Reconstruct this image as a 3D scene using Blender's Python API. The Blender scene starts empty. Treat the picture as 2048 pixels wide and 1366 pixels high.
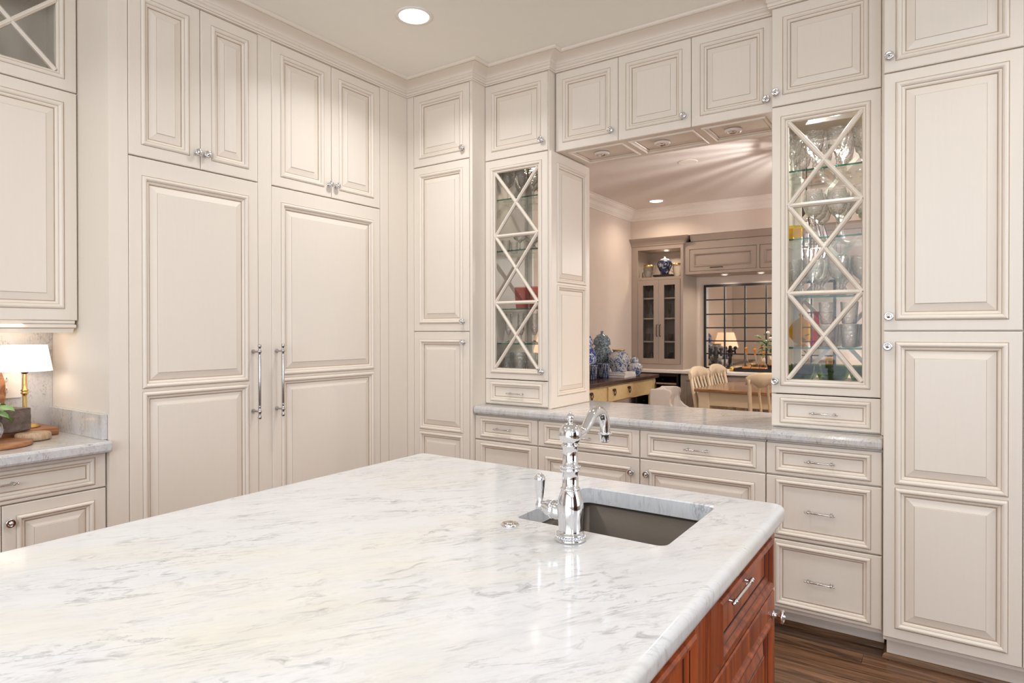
import bpy, bmesh, math, random
from mathutils import Vector, Matrix
random.seed(7)
PI = math.pi
SC = bpy.context.scene
COL = SC.collection

# ------------------------------------------------------------------ camera
cam = bpy.data.cameras.new('camera')
cam.sensor_width = 36.0
cam.lens = 1262.05 * 36.0 / 2048.0
cam.shift_y = -13.9 / 2048.0
cam.clip_start = 0.02
camo = bpy.data.objects.new('camera', cam)
COL.objects.link(camo)
camo.location = (0, 0, 1.362)
camo.rotation_mode = 'XYZ'
camo.matrix_world = (Matrix.Translation((0, 0, 1.362)) @ Matrix.Rotation(math.radians(34.17568), 4, 'Z')
                     @ Matrix.Rotation(math.radians(90 - 0.295), 4, 'X') @ Matrix.Rotation(math.radians(-0.06), 4, 'Z'))
SC.camera = camo

# ------------------------------------------------------------------ world, exposure, large lights
w = bpy.data.worlds.new('world'); SC.world = w; w.use_nodes = True
w.node_tree.nodes['Background'].inputs[0].default_value = (0.75, 0.86, 1.0, 1)
w.node_tree.nodes['Background'].inputs[1].default_value = 1.0
vs = SC.view_settings
vs.view_transform = 'Standard'; vs.look = 'None'; vs.gamma = 1.0; vs.use_curve_mapping = False
vs.exposure = 0.07
SC.cycles.max_bounces = 10
SC.cycles.diffuse_bounces = 5
SC.cycles.glossy_bounces = 5
SC.cycles.transmission_bounces = 8
SC.cycles.transparent_max_bounces = 40
SC.cycles.caustics_reflective = False
SC.cycles.caustics_refractive = False
SC.cycles.sample_clamp_indirect = 6.0


def area(name, loc, rot, size, size_y, power, color, shape='RECTANGLE', spread=180):
    l = bpy.data.lights.new(name, 'AREA'); l.shape = shape; l.size = size
    if shape == 'RECTANGLE': l.size_y = size_y
    l.energy = power; l.color = color; l.spread = math.radians(spread)
    o = bpy.data.objects.new(name, l); COL.objects.link(o); o.location = loc; o.rotation_euler = rot
    return o

DAY = (0.86, 0.96, 1.08)
WARM = (1.0, 0.85, 0.68)
area('daylight_fill', (0.3, -2.9, 1.75), (math.radians(90), 0, 0), 3.9, 2.0, 102, DAY)       # added area light standing in for daylight from behind
area('daylight_fill', (3.32, 2.15, 1.75), (math.radians(90), 0, math.radians(90)), 1.7, 2.0, 36, DAY)  # added daylight fill; no window in this wall
area('daylight_fill', (3.32, -1.6, 1.75), (math.radians(90), 0, math.radians(90)), 1.9, 2.0, 36, DAY)  # second added daylight fill along the same solid wall
area('daylight_fill', (3.32, 6.0, 1.6), (math.radians(90), 0, math.radians(90)), 2.2, 1.8, 50, DAY)  # added dining fill, standing in for an unseen window

# ------------------------------------------------------------------ materials
def nodes(m):
    m.use_nodes = True
    return m.node_tree.nodes, m.node_tree.links, m.node_tree.nodes['Principled BSDF']

def mat(name, col, rough=0.5, metal=0.0, noise=0.0, nscale=8.0, bump=0.0, bscale=60.0, stretch=(1, 1, 1), coat=0.0, emit=0.0):
    m = bpy.data.materials.new(name); n, l, b = nodes(m)
    b.inputs['Base Color'].default_value = (*col, 1); b.inputs['Roughness'].default_value = rough
    b.inputs['Metallic'].default_value = metal
    if coat: b.inputs['Coat Weight'].default_value = coat; b.inputs['Coat Roughness'].default_value = 0.08
    tc = n.new('ShaderNodeTexCoord'); mp = n.new('ShaderNodeMapping'); l.new(tc.outputs['Object'], mp.inputs[0])
    mp.inputs['Scale'].default_value = stretch
    if noise:
        t = n.new('ShaderNodeTexNoise'); t.inputs['Scale'].default_value = nscale; t.inputs['Detail'].default_value = 5
        l.new(mp.outputs[0], t.inputs['Vector'])
        mx = n.new('ShaderNodeMix'); mx.data_type = 'RGBA'
        mx.inputs[6].default_value = (*[c * (1 - noise) for c in col], 1)
        mx.inputs[7].default_value = (*[min(1, c * (1 + noise)) for c in col], 1)
        l.new(t.outputs[0], mx.inputs[0]); l.new(mx.outputs[2], b.inputs['Base Color'])
    if bump:
        t2 = n.new('ShaderNodeTexNoise'); t2.inputs['Scale'].default_value = bscale; t2.inputs['Detail'].default_value = 3
        l.new(mp.outputs[0], t2.inputs['Vector'])
        bp = n.new('ShaderNodeBump'); bp.inputs['Strength'].default_value = bump; bp.inputs['Distance'].default_value = 0.01
        l.new(t2.outputs[0], bp.inputs['Height']); l.new(bp.outputs[0], b.inputs['Normal'])
    if emit:
        b.inputs['Emission Color'].default_value = (*col, 1); b.inputs['Emission Strength'].default_value = emit
    return m

CREAM = mat('cream_paint', (0.81, 0.73, 0.635), 0.44, noise=0.018, nscale=12, stretch=(7, 7, .35), bump=0.006, bscale=50)
GLAZE = mat('brown_glaze', (0.50, 0.39, 0.28), 0.45, noise=0.3, nscale=9)
CEIL = mat('ceiling_paint', (0.90, 0.875, 0.80), 0.7, noise=0.02)
WHITE_TRIM = mat('white_trim', (0.86, 0.80, 0.74), 0.4, noise=0.02)
WALLP = mat('kitchen_wall_paint', (0.72, 0.66, 0.59), 0.6, noise=0.03)
DWALL = mat('dining_wall_paint', (0.74, 0.635, 0.55), 0.55, noise=0.03)
DCEIL = mat('dining_ceiling_paint', (0.76, 0.70, 0.655), 0.6, noise=0.02)
TAUPE = mat('taupe_cabinet_paint', (0.40, 0.325, 0.27), 0.42, noise=0.04, nscale=10)
TAUPE_DK = mat('taupe_dark_line', (0.22, 0.17, 0.13), 0.5, noise=0.1)  # darker taupe for the grooves of the cabinet fronts
CHROME = mat('polished_chrome', (0.74, 0.74, 0.76), 0.06, 1.0)
REEDED = mat('reeded_nickel', (0.50, 0.49, 0.50), 0.22, 1.0, noise=0.25, nscale=90)
NICKEL = mat('polished_nickel', (0.72, 0.69, 0.66), 0.14, 1.0, bump=0.05, bscale=400)
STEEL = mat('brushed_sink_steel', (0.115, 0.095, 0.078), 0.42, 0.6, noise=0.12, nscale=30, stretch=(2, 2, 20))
BRASS = mat('brushed_brass', (0.72, 0.48, 0.17), 0.28, 1.0, noise=0.06, nscale=30)
IRON = mat('dark_iron', (0.06, 0.045, 0.04), 0.45, 0.6, noise=0.3)
BLACK = mat('black_metal', (0.012, 0.011, 0.012), 0.4, noise=0.2)
DARKIN = mat('dark_interior', (0.12, 0.09, 0.07), 0.7, noise=0.1)
CREAMWOOD = mat('distressed_cream_wood', (0.72, 0.58, 0.40), 0.5, noise=0.10, nscale=9, stretch=(1, 1, 4))
YELLOWWOOD = mat('aged_yellow_paint', (0.66, 0.48, 0.24), 0.55, noise=0.16, nscale=9, stretch=(1, 4, 4))
SHADE = mat('white_lamp_shade', (1.0, 0.93, 0.88), 0.8, emit=0.62, noise=0.01)
PLEAT = mat('pleated_lamp_shade', (1.0, 0.72, 0.50), 0.8, emit=0.7)
WHITEP = mat('white_plastic', (0.86, 0.80, 0.72), 0.35)
PAPER = mat('book_pages', (0.80, 0.74, 0.68), 0.7, noise=0.06)
LINEN = mat('white_slipcover', (0.80, 0.74, 0.70), 0.85, noise=0.05, bump=0.2, bscale=200)
LEAF = mat('basil_leaf', (0.10, 0.32, 0.035), 0.4, noise=0.45, nscale=25)
LEAF2 = mat('bouquet_leaf', (0.08, 0.16, 0.05), 0.5, noise=0.4, nscale=25)
BARK = mat('stone_block', (0.17, 0.13, 0.11), 0.85, noise=0.6, nscale=45, bump=0.6, bscale=60)
AMBER = mat('amber_liquid', (0.80, 0.28, 0.03), 0.2, emit=0.06)  # slight emission paints a glow into liquor and stoppers
BULB = mat('warm_bulb', (1.0, 0.80, 0.55), 0.5, emit=14)
LENS = mat('downlight_lens', (1.0, 0.88, 0.74), 0.5, emit=9)
PUCK = mat('puck_lens', (1.0, 0.92, 0.82), 0.5, emit=7)
MIRROR = mat('antique_mirror', (0.82, 0.76, 0.68), 0.03, 1.0)
FELT = mat('white_flower', (0.85, 0.82, 0.80), 0.7, noise=0.05)


def thin_glass(name, tint, gloss=0.6, edge=0.9, bump=0.0, bscale=80, rough=0.03):
    m = bpy.data.materials.new(name); n, l, b = nodes(m); n.remove(b)
    out = n['Material Output']
    tr = n.new('ShaderNodeBsdfTransparent'); tr.inputs[0].default_value = (*tint, 1)
    gl = n.new('ShaderNodeBsdfGlossy'); gl.inputs['Roughness'].default_value = rough; gl.inputs[0].default_value = (1, 1, 1, 1)
    lw = n.new('ShaderNodeLayerWeight'); lw.inputs['Blend'].default_value = 0.28
    mt = n.new('ShaderNodeMath'); mt.operation = 'MULTIPLY'; mt.inputs[1].default_value = gloss
    ad = n.new('ShaderNodeMath'); ad.operation = 'ADD'; ad.inputs[1].default_value = 0.012; ad.use_clamp = True
    mx = n.new('ShaderNodeMixShader')
    l.new(lw.outputs['Facing' if edge > 0.5 else 'Fresnel'], mt.inputs[0]); l.new(mt.outputs[0], ad.inputs[0])
    l.new(ad.outputs[0], mx.inputs[0]); l.new(tr.outputs[0], mx.inputs[1]); l.new(gl.outputs[0], mx.inputs[2])
    l.new(mx.outputs[0], out.inputs[0])
    if bump:
        tc = n.new('ShaderNodeTexCoord'); t = n.new('ShaderNodeTexVoronoi'); t.inputs['Scale'].default_value = bscale
        l.new(tc.outputs['Object'], t.inputs['Vector'])
        bp = n.new('ShaderNodeBump'); bp.inputs['Strength'].default_value = bump; bp.inputs['Distance'].default_value = 0.01
        l.new(t.outputs[0], bp.inputs['Height']); l.new(bp.outputs[0], gl.inputs['Normal']); l.new(bp.outputs[0], lw.inputs['Normal'])
    return m

PANE = thin_glass('window_pane_glass', (0.975, 0.98, 0.97), 0.30, 0.0, rough=0.0)

def crystal(name, tint, bump, bscale, tf=0.62):
    m = bpy.data.materials.new(name); n, l, b = nodes(m); n.remove(b)
    tr = n.new('ShaderNodeBsdfTransparent'); tr.inputs[0].default_value = (*tint, 1)
    gl = n.new('ShaderNodeBsdfGlass'); gl.inputs['Color'].default_value = (*tint, 1); gl.inputs['IOR'].default_value = 1.33; gl.inputs['Roughness'].default_value = 0.0
    g2 = n.new('ShaderNodeBsdfGlossy'); g2.inputs['Roughness'].default_value = 0.08
    lw = n.new('ShaderNodeLayerWeight'); lw.inputs['Blend'].default_value = 0.45
    m1 = n.new('ShaderNodeMixShader'); m1.inputs[0].default_value = 1 - tf; m2 = n.new('ShaderNodeMixShader')
    mm = n.new('ShaderNodeMath'); mm.operation = 'MULTIPLY_ADD'; mm.inputs[1].default_value = 0.55; mm.inputs[2].default_value = 0.05; l.new(lw.outputs['Facing'], mm.inputs[0])
    l2 = n.new('ShaderNodeLayerWeight'); l2.inputs['Blend'].default_value = 0.30
    cm = n.new('ShaderNodeMix'); cm.data_type = 'RGBA'; cm.inputs[6].default_value = (*tint, 1); cm.inputs[7].default_value = tuple(q * 0.42 for q in tint) + (1,)
    l.new(l2.outputs['Facing'], cm.inputs[0]); l.new(cm.outputs[2], tr.inputs[0]); l.new(cm.outputs[2], gl.inputs['Color'])
    l.new(tr.outputs[0], m1.inputs[1]); l.new(gl.outputs[0], m1.inputs[2]); l.new(mm.outputs[0], m2.inputs[0])
    l.new(m1.outputs[0], m2.inputs[1]); l.new(g2.outputs[0], m2.inputs[2]); l.new(m2.outputs[0], n['Material Output'].inputs[0])
    tc = n.new('ShaderNodeTexCoord'); t = n.new('ShaderNodeTexVoronoi'); t.inputs['Scale'].default_value = bscale
    l.new(tc.outputs['Object'], t.inputs['Vector'])
    bp = n.new('ShaderNodeBump'); bp.inputs['Strength'].default_value = bump; bp.inputs['Distance'].default_value = 0.01
    l.new(t.outputs[0], bp.inputs['Height'])
    for q in (gl, g2): l.new(bp.outputs[0], q.inputs['Normal'])
    return m
CRYSTAL = crystal('clear_crystal', (0.97, 0.975, 0.97), 0.35, 90)
CLEAR = thin_glass('clear_glass', (0.95, 0.96, 0.95), 0.7, 1)
CRANB = thin_glass('cranberry_glass', (0.72, 0.38, 0.37), 0.16, 1, 0.4, 120)
GREENG = thin_glass('green_glass', (0.30, 0.42, 0.16), 0.35, 1, 0.2, 60)
YELLOWG = thin_glass('yellow_glass', (0.88, 0.66, 0.10), 0.3, 1, 0.2, 90)
REDG = thin_glass('red_glass', (0.85, 0.04, 0.03), 0.25, 1)
SHELFG = thin_glass('shelf_glass', (0.93, 0.965, 0.95), 0.5, 0.0, rough=0.0)
SHELFE = thin_glass('shelf_glass_edge', (0.10, 0.34, 0.27), 0.3, 1)
DARKG = thin_glass('bar_glass', (0.75, 0.70, 0.66), 0.35, 1)


def marble(name, base, gray, yel, scale=1.0, spots=0.5):
    m = bpy.data.materials.new(name); n, l, b = nodes(m)
    b.inputs['Roughness'].default_value = 0.10; b.inputs['IOR'].default_value = 1.5
    tc = n.new('ShaderNodeTexCoord')
    def noise(sc, st, det=6, rough=0.55, dist=0.0, rot=0.0):
        m0 = n.new('ShaderNodeMapping'); m0.inputs['Rotation'].default_value = (0, 0, rot); l.new(tc.outputs['Object'], m0.inputs[0])
        mp = n.new('ShaderNodeMapping'); mp.inputs['Scale'].default_value = st
        l.new(m0.outputs[0], mp.inputs[0])
        t = n.new('ShaderNodeTexNoise'); t.inputs['Scale'].default_value = sc * scale; t.inputs['Detail'].default_value = det
        t.inputs['Roughness'].default_value = rough; t.inputs['Distortion'].default_value = dist
        l.new(mp.outputs[0], t.inputs['Vector']); return t.outputs[0]
    def ramp(src, a, bb, lo=0.0, hi=1.0):
        r = n.new('ShaderNodeMapRange'); r.inputs[1].default_value = a; r.inputs[2].default_value = bb
        r.inputs[3].default_value = lo; r.inputs[4].default_value = hi; l.new(src, r.inputs[0]); return r.outputs[0]
    def mul(a, c):
        q = n.new('ShaderNodeMath'); q.operation = 'MULTIPLY'; q.use_clamp = True
        l.new(a, q.inputs[0])
        if isinstance(c, float): q.inputs[1].default_value = c
        else: l.new(c, q.inputs[1])
        return q.outputs[0]
    def mix(fac, ca, cb):
        q = n.new('ShaderNodeMix'); q.data_type = 'RGBA'; l.new(fac, q.inputs[0])
        if isinstance(ca, tuple): q.inputs[6].default_value = (*ca, 1)
        else: l.new(ca, q.inputs[6])
        q.inputs[7].default_value = (*cb, 1); return q.outputs[2]
    ROT = math.radians(-56)
    streak = ramp(noise(2.2, (1.0, 5.5, 1), 9, 0.66, 0.5, ROT), 0.46, 0.72)
    fine = ramp(noise(30, (1.0, 4.0, 1), 6, 0.7, 0.5, ROT), 0.50, 0.72)
    patch = ramp(noise(2.6, (1, 2.4, 1), 3, 0.5, 0.3, ROT), 0.40, 0.60)
    dark = mul(ramp(noise(17, (1, 2.0, 1), 5, 0.62, 1.1, ROT), 0.54, 0.68), ramp(noise(3.3, (1, 2.2, 1), 2, 0.5, 0.4, ROT), 0.47, 0.60))
    vsrc = noise(1.7, (1.0, 5.0, 1), 10, 0.66, 0.6, ROT)
    veinm = mul(mul(ramp(vsrc, 0.488, 0.50), ramp(vsrc, 0.512, 0.50)), ramp(noise(4.1, (1, 2.5, 1), 3, 0.6, 0, ROT), 0.48, 0.60))
    yelm = ramp(noise(1.6, (1, 2.0, 1), 4, 0.6, 0, ROT), 0.48, 0.68, 0.0, 0.8)
    c = mix(yelm, base, yel)
    c = mix(mul(streak, 0.38), c, gray)
    c = mix(mul(mul(fine, patch), 0.62), c, gray)
    c = mix(mul(fine, 0.26), c, gray)
    c = mix(mul(veinm, 0.6), c, tuple(g * 0.55 for g in gray))
    c = mix(mul(dark, spots), c, tuple(g * 0.42 for g in gray))
    l.new(c, b.inputs['Base Color'])
    return m

MARBLE = marble('island_quartzite', (0.675, 0.672, 0.678), (0.50, 0.492, 0.49), (0.69, 0.66, 0.56), 1.0, 0.55)
MARBLE2 = marble('perimeter_quartzite', (0.66, 0.645, 0.63), (0.36, 0.355, 0.37), (0.64, 0.59, 0.51), 2.6, 0.7)


def wood(name, c1, c2, rough, scale=3.0, axis=0, coat=0.0, dist=2.5):
    m = bpy.data.materials.new(name); n, l, b = nodes(m)
    b.inputs['Roughness'].default_value = rough
    if coat: b.inputs['Coat Weight'].default_value = coat; b.inputs['Coat Roughness'].default_value = 0.12
    tc = n.new('ShaderNodeTexCoord'); oi = n.new('ShaderNodeObjectInfo')
    st = [9.0, 9.0, 9.0]; st[axis] = 0.7
    mp = n.new('ShaderNodeMapping'); mp.inputs['Scale'].default_value = st
    ad = n.new('ShaderNodeVectorMath'); ad.operation = 'ADD'
    rn = n.new('ShaderNodeMath'); rn.operation = 'MULTIPLY'; rn.inputs[1].default_value = 17.0
    l.new(oi.outputs['Random'], rn.inputs[0]); l.new(tc.outputs['Object'], ad.inputs[0]); l.new(rn.outputs[0], ad.inputs[1])
    l.new(ad.outputs[0], mp.inputs[0])
    t = n.new('ShaderNodeTexNoise'); t.inputs['Scale'].default_value = scale; t.inputs['Detail'].default_value = 8
    t.inputs['Distortion'].default_value = dist; l.new(mp.outputs[0], t.inputs['Vector'])
    r = n.new('ShaderNodeMapRange'); r.inputs[1].default_value = 0.35; r.inputs[2].default_value = 0.66; l.new(t.outputs[0], r.inputs[0])
    q = n.new('ShaderNodeMix'); q.data_type = 'RGBA'; l.new(r.outputs[0], q.inputs[0])
    q.inputs[6].default_value = (*c1, 1); q.inputs[7].default_value = (*c2, 1)
    hs = n.new('ShaderNodeHueSaturation'); vr = n.new('ShaderNodeMapRange'); vr.inputs[3].default_value = 0.82; vr.inputs[4].default_value = 1.18
    l.new(oi.outputs['Random'], vr.inputs[0]); l.new(vr.outputs[0], hs.inputs['Value']); l.new(q.outputs[2], hs.inputs['Color'])
    l.new(hs.outputs[0], b.inputs['Base Color'])
    bp = n.new('ShaderNodeBump'); bp.inputs['Strength'].default_value = 0.15; bp.inputs['Distance'].default_value = 0.004
    l.new(t.outputs[0], bp.inputs['Height']); l.new(bp.outputs[0], b.inputs['Normal'])
    return m

CHERRY = wood('cherry_wood', (0.15, 0.023, 0.005), (0.36, 0.072, 0.013), 0.38, 1.6, 2, 0.05)
CHERRY_DK = mat('cherry_dark_glaze', (0.045, 0.010, 0.006), 0.35, noise=0.2)
FLOORW = wood('dark_oak_floor', (0.060, 0.028, 0.014), (0.27, 0.135, 0.068), 0.30, 2.6, 0)
SHOEW = wood('oak_shoe_moulding', (0.10, 0.045, 0.018), (0.24, 0.12, 0.05), 0.35, 3.0, 0)
DARKTOP = wood('espresso_table_top', (0.030, 0.013, 0.009), (0.075, 0.034, 0.022), 0.22, 2.5, 1)
TABLETOP = wood('walnut_table_top', (0.18, 0.085, 0.035), (0.34, 0.18, 0.085), 0.16, 2.5, 0)
BOARDW = wood('acacia_board', (0.22, 0.075, 0.025), (0.46, 0.20, 0.08), 0.4, 2.5, 1)
BEIGEW = wood('pale_wood_edge', (0.45, 0.29, 0.17), (0.66, 0.47, 0.31), 0.55, 6, 2)


def blue_white(name, s1=38, s2=90, dens=0.0, dark=(0.02, 0.06, 0.22), white=(0.50, 0.50, 0.50)):
    m = bpy.data.materials.new(name); n, l, b = nodes(m); b.inputs['Roughness'].default_value = 0.15
    tc = n.new('ShaderNodeTexCoord')
    a = n.new('ShaderNodeTexNoise'); a.inputs['Scale'].default_value = s1; a.inputs['Detail'].default_value = 3; a.inputs['Distortion'].default_value = 1.5
    v = n.new('ShaderNodeTexVoronoi'); v.inputs['Scale'].default_value = s2
    l.new(tc.outputs['Object'], a.inputs['Vector']); l.new(tc.outputs['Object'], v.inputs['Vector'])
    r = n.new('ShaderNodeMapRange'); r.inputs[1].default_value = 0.50 - dens; r.inputs[2].default_value = 0.56 - dens; l.new(a.outputs[0], r.inputs[0])
    r2 = n.new('ShaderNodeMapRange'); r2.inputs[1].default_value = 0.30; r2.inputs[2].default_value = 0.22; l.new(v.outputs[0], r2.inputs[0])
    mx = n.new('ShaderNodeMath'); mx.operation = 'MAXIMUM'; l.new(r.outputs[0], mx.inputs[0]); l.new(r2.outputs[0], mx.inputs[1])
    q = n.new('ShaderNodeMix'); q.data_type = 'RGBA'; l.new(mx.outputs[0], q.inputs[0])
    q.inputs[6].default_value = (*white, 1); q.inputs[7].default_value = (*dark, 1)
    l.new(q.outputs[2], b.inputs['Base Color'])
    return m

BW1 = blue_white('blue_white_floral', 30, 66, -0.01, (0.045, 0.095, 0.24))
BW2 = blue_white('blue_white_fine', 60, 120, 0.04, (0.05, 0.10, 0.17), (0.36, 0.41, 0.38))
BW3 = blue_white('deep_blue_floral', 22, 50, 0.06, (0.015, 0.05, 0.24), (0.48, 0.50, 0.54))


BW4 = blue_white('dark_blue_panels', 18, 40, 0.10, (0.02, 0.035, 0.10), (0.45, 0.47, 0.50))

def dotted(name):
    m = bpy.data.materials.new(name); n, l, b = nodes(m); b.inputs['Roughness'].default_value = 0.3
    tc = n.new('ShaderNodeTexCoord'); v = n.new('ShaderNodeTexVoronoi'); v.inputs['Scale'].default_value = 66; v.inputs['Randomness'].default_value = 0.15
    l.new(tc.outputs['Object'], v.inputs['Vector'])
    r = n.new('ShaderNodeMapRange'); r.inputs[1].default_value = 0.30; r.inputs[2].default_value = 0.38; l.new(v.outputs[0], r.inputs[0])
    q = n.new('ShaderNodeMix'); q.data_type = 'RGBA'; l.new(r.outputs[0], q.inputs[0])
    q.inputs[6].default_value = (0.50, 0.48, 0.44, 1); q.inputs[7].default_value = (0.02, 0.035, 0.09, 1)
    l.new(q.outputs[2], b.inputs['Base Color']); return m
DOTS = dotted('blue_dotted_weave')

# ------------------------------------------------------------------ mesh helpers
def quad(bm, pts, mi=0):
    f = bm.faces.new([bm.verts.new(p) for p in pts]); f.material_index = mi; return f

def bx(bm, x0, x1, y0, y1, z0, z1, mi=0, bev=0.0):
    vs_ = [bm.verts.new((x, y, z)) for x in (x0, x1) for y in (y0, y1) for z in (z0, z1)]
    fs = [(0, 1, 3, 2), (4, 6, 7, 5), (0, 4, 5, 1), (2, 3, 7, 6), (0, 2, 6, 4), (1, 5, 7, 3)]
    faces = [bm.faces.new([vs_[i] for i in f]) for f in fs]
    for f in faces: f.material_index = mi
    if bev:
        es = list({e for f in faces for e in f.edges})
        r = bmesh.ops.bevel(bm, geom=es, offset=bev, segments=2, affect='EDGES', profile=0.5)
        for f in r['faces']: f.material_index = mi
    return vs_

def lathe(bm, prof, c=(0, 0, 0), seg=24, mi=0, axis='Z', flute=0.0, nfl=0):
    rings = []
    for r, h in prof:
        ring = []
        for i in range(seg):
            a = 2 * PI * i / seg
            rr = r * (1 + (flute * math.cos(nfl * a) if nfl else 0))
            p = (rr * math.cos(a), rr * math.sin(a), h)
            if axis == 'Y': p = (p[0], h, p[1])
            elif axis == 'X': p = (h, p[0], p[1])
            ring.append(bm.verts.new((p[0] + c[0], p[1] + c[1], p[2] + c[2])))
        rings.append(ring)
    for a, b_ in zip(rings, rings[1:]):
        for i in range(seg):
            f = bm.faces.new((a[i], a[(i + 1) % seg], b_[(i + 1) % seg], b_[i])); f.material_index = mi; f.smooth = True
    for ring in (rings[0], rings[-1]):
        if prof[rings.index(ring)][0] > 1e-5 and prof[rings.index(ring)][0] < 0.9:
            pass
    return rings

def cap(bm, ring, mi=0):
    f = bm.faces.new(ring); f.material_index = mi

def tube(bm, pts, rad, seg=10, mi=0, caps=True):
    pts = [Vector(p) for p in pts]
    rads = rad if isinstance(rad, (list, tuple)) else [rad] * len(pts)
    rings = []; up = None
    for i, p in enumerate(pts):
        t = (pts[min(i + 1, len(pts) - 1)] - pts[max(i - 1, 0)]).normalized()
        if up is None:
            up = Vector((0, 0, 1)) if abs(t.z) < 0.9 else Vector((1, 0, 0))
        n_ = (up - t * up.dot(t)).normalized(); b_ = t.cross(n_); up = n_
        rings.append([bm.verts.new(p + (n_ * math.cos(2 * PI * k / seg) + b_ * math.sin(2 * PI * k / seg)) * rads[i]) for k in range(seg)])
    for a, b_ in zip(rings, rings[1:]):
        for k in range(seg):
            f = bm.faces.new((a[k], a[(k + 1) % seg], b_[(k + 1) % seg], b_[k])); f.smooth = True; f.material_index = mi
    if caps: cap(bm, rings[0][::-1], mi); cap(bm, rings[-1], mi)

def sph(bm, c, r, mi=0, u=14, v=8, sc=(1, 1, 1)):
    res = bmesh.ops.create_uvsphere(bm, u_segments=u, v_segments=v, radius=r)
    for vv in res['verts']:
        vv.co = Vector((vv.co.x * sc[0] + c[0], vv.co.y * sc[1] + c[1], vv.co.z * sc[2] + c[2]))
        for f in vv.link_faces: f.smooth = True; f.material_index = mi

def obj(name, bm, mats, parent=None, loc=None, rotz=0.0, normals=True):
    if normals: bmesh.ops.recalc_face_normals(bm, faces=bm.faces)
    me = bpy.data.meshes.new(name); bm.to_mesh(me); bm.free()
    for m_ in (mats if isinstance(mats, (list, tuple)) else [mats]): me.materials.append(m_)
    o = bpy.data.objects.new(name, me); COL.objects.link(o)
    if parent: o.parent = parent
    if loc: o.location = loc
    if rotz: o.rotation_euler = (0, 0, rotz)
    return o

def thing(name, label, cat, loc=(0, 0, 0), rotz=0.0, group=None):
    o = bpy.data.objects.new(name, None); COL.objects.link(o); o.empty_display_size = 0.05
    o.location = loc; o.rotation_euler = (0, 0, rotz)
    o['label'] = label; o['category'] = cat
    if group: o['group'] = group
    return o

def tag(o, label, cat, group=None):
    o['label'] = label; o['category'] = cat
    if group: o['group'] = group
    return o

def struct(name, bm, m, loc=None, parent=None):
    o = obj(name, bm, m, parent, loc)
    if not parent: o['kind'] = 'structure'
    return o

def dup(root, loc, rotz=0.0, label=None, group=None, scale=None):
    r = root.copy(); COL.objects.link(r); r.location = loc; r.rotation_euler = (0, 0, rotz)
    if scale: r.scale = scale
    if label: r['label'] = label
    if group: r['group'] = group
    for ch in root.children:
        c = ch.copy(); COL.objects.link(c); c.parent = r
        for g in ch.children:
            d = g.copy(); COL.objects.link(d); d.parent = c
    return r

# ------------------------------------------------------------------ cabinet joinery (local: x right, z up, front toward -y, door face at y=0)
GW = 0.0016
def frame_mesh(bm, x0, x1, z0, z1, ops, t, m, mg):
    """slab front with rectangular openings ops, moulding inside each opening, m = moulding width scale"""
    e = 0.003
    xs = sorted({x0 + e, x1 - e, *[o[0] for o in ops], *[o[1] for o in ops]})
    zs = sorted({z0 + e, z1 - e, *[o[2] for o in ops], *[o[3] for o in ops]})
    for a, b_ in zip(xs, xs[1:]):
        for c, d in zip(zs, zs[1:]):
            mx, mz = (a + b_) / 2, (c + d) / 2
            if any(o[0] < mx < o[1] and o[2] < mz < o[3] for o in ops): continue
            quad(bm, [(a, 0, c), (b_, 0, c), (b_, 0, d), (a, 0, d)])
    def ring(p, q, mi):   # p,q = (x0,x1,z0,z1,y)
        P1 = [(p[0], p[4], p[2]), (p[1], p[4], p[2]), (p[1], p[4], p[3]), (p[0], p[4], p[3])]
        Q1 = [(q[0], q[4], q[2]), (q[1], q[4], q[2]), (q[1], q[4], q[3]), (q[0], q[4], q[3])]
        for i in range(4):
            j = (i + 1) % 4
            quad(bm, [P1[i], P1[j], Q1[j], Q1[i]], mi)
    ring((x0, x1, z0, z1, t), (x0, x1, z0, z1, e), 0)
    ring((x0, x1, z0, z1, e), (x0 + e, x1 - e, z0 + e, z1 - e, 0), 0)
    quad(bm, [(x0, t, z0), (x0, t, z1), (x1, t, z1), (x1, t, z0)]) if mg != 'open' else None
    prof = [(0, 0, 0), (GW, 0.0015, 1), (0.0035, -0.004, 0), (0.008, -0.0075, 0), (0.0125, -0.0075, 0), (0.0165, -0.004, 0), (0.0185, 0.0005, 0),
            (0.0185 + GW, 0.002, 1), (0.025, 0.003, 0), (0.0285, 0.007, 0), (0.0285 + GW, 0.008, 1), (0.0305, 0.010, 1)]
    for o in ops:
        for (i0, y0, _), (i1, y1, mi) in zip(prof, prof[1:]):
            i0 *= m; i1 *= m
            ring((o[0] + i0, o[1] - i0, o[2] + i0, o[3] - i0, y0), (o[0] + i1, o[1] - i1, o[2] + i1, o[3] - i1, y1), mi)
        if mg == 'open':
            i = prof[-1][0] * m
            ring((o[0] + i, o[1] - i, o[2] + i, o[3] - i, 0.010), (o[0] + i, o[1] - i, o[2] + i, o[3] - i, t), 0)

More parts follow.
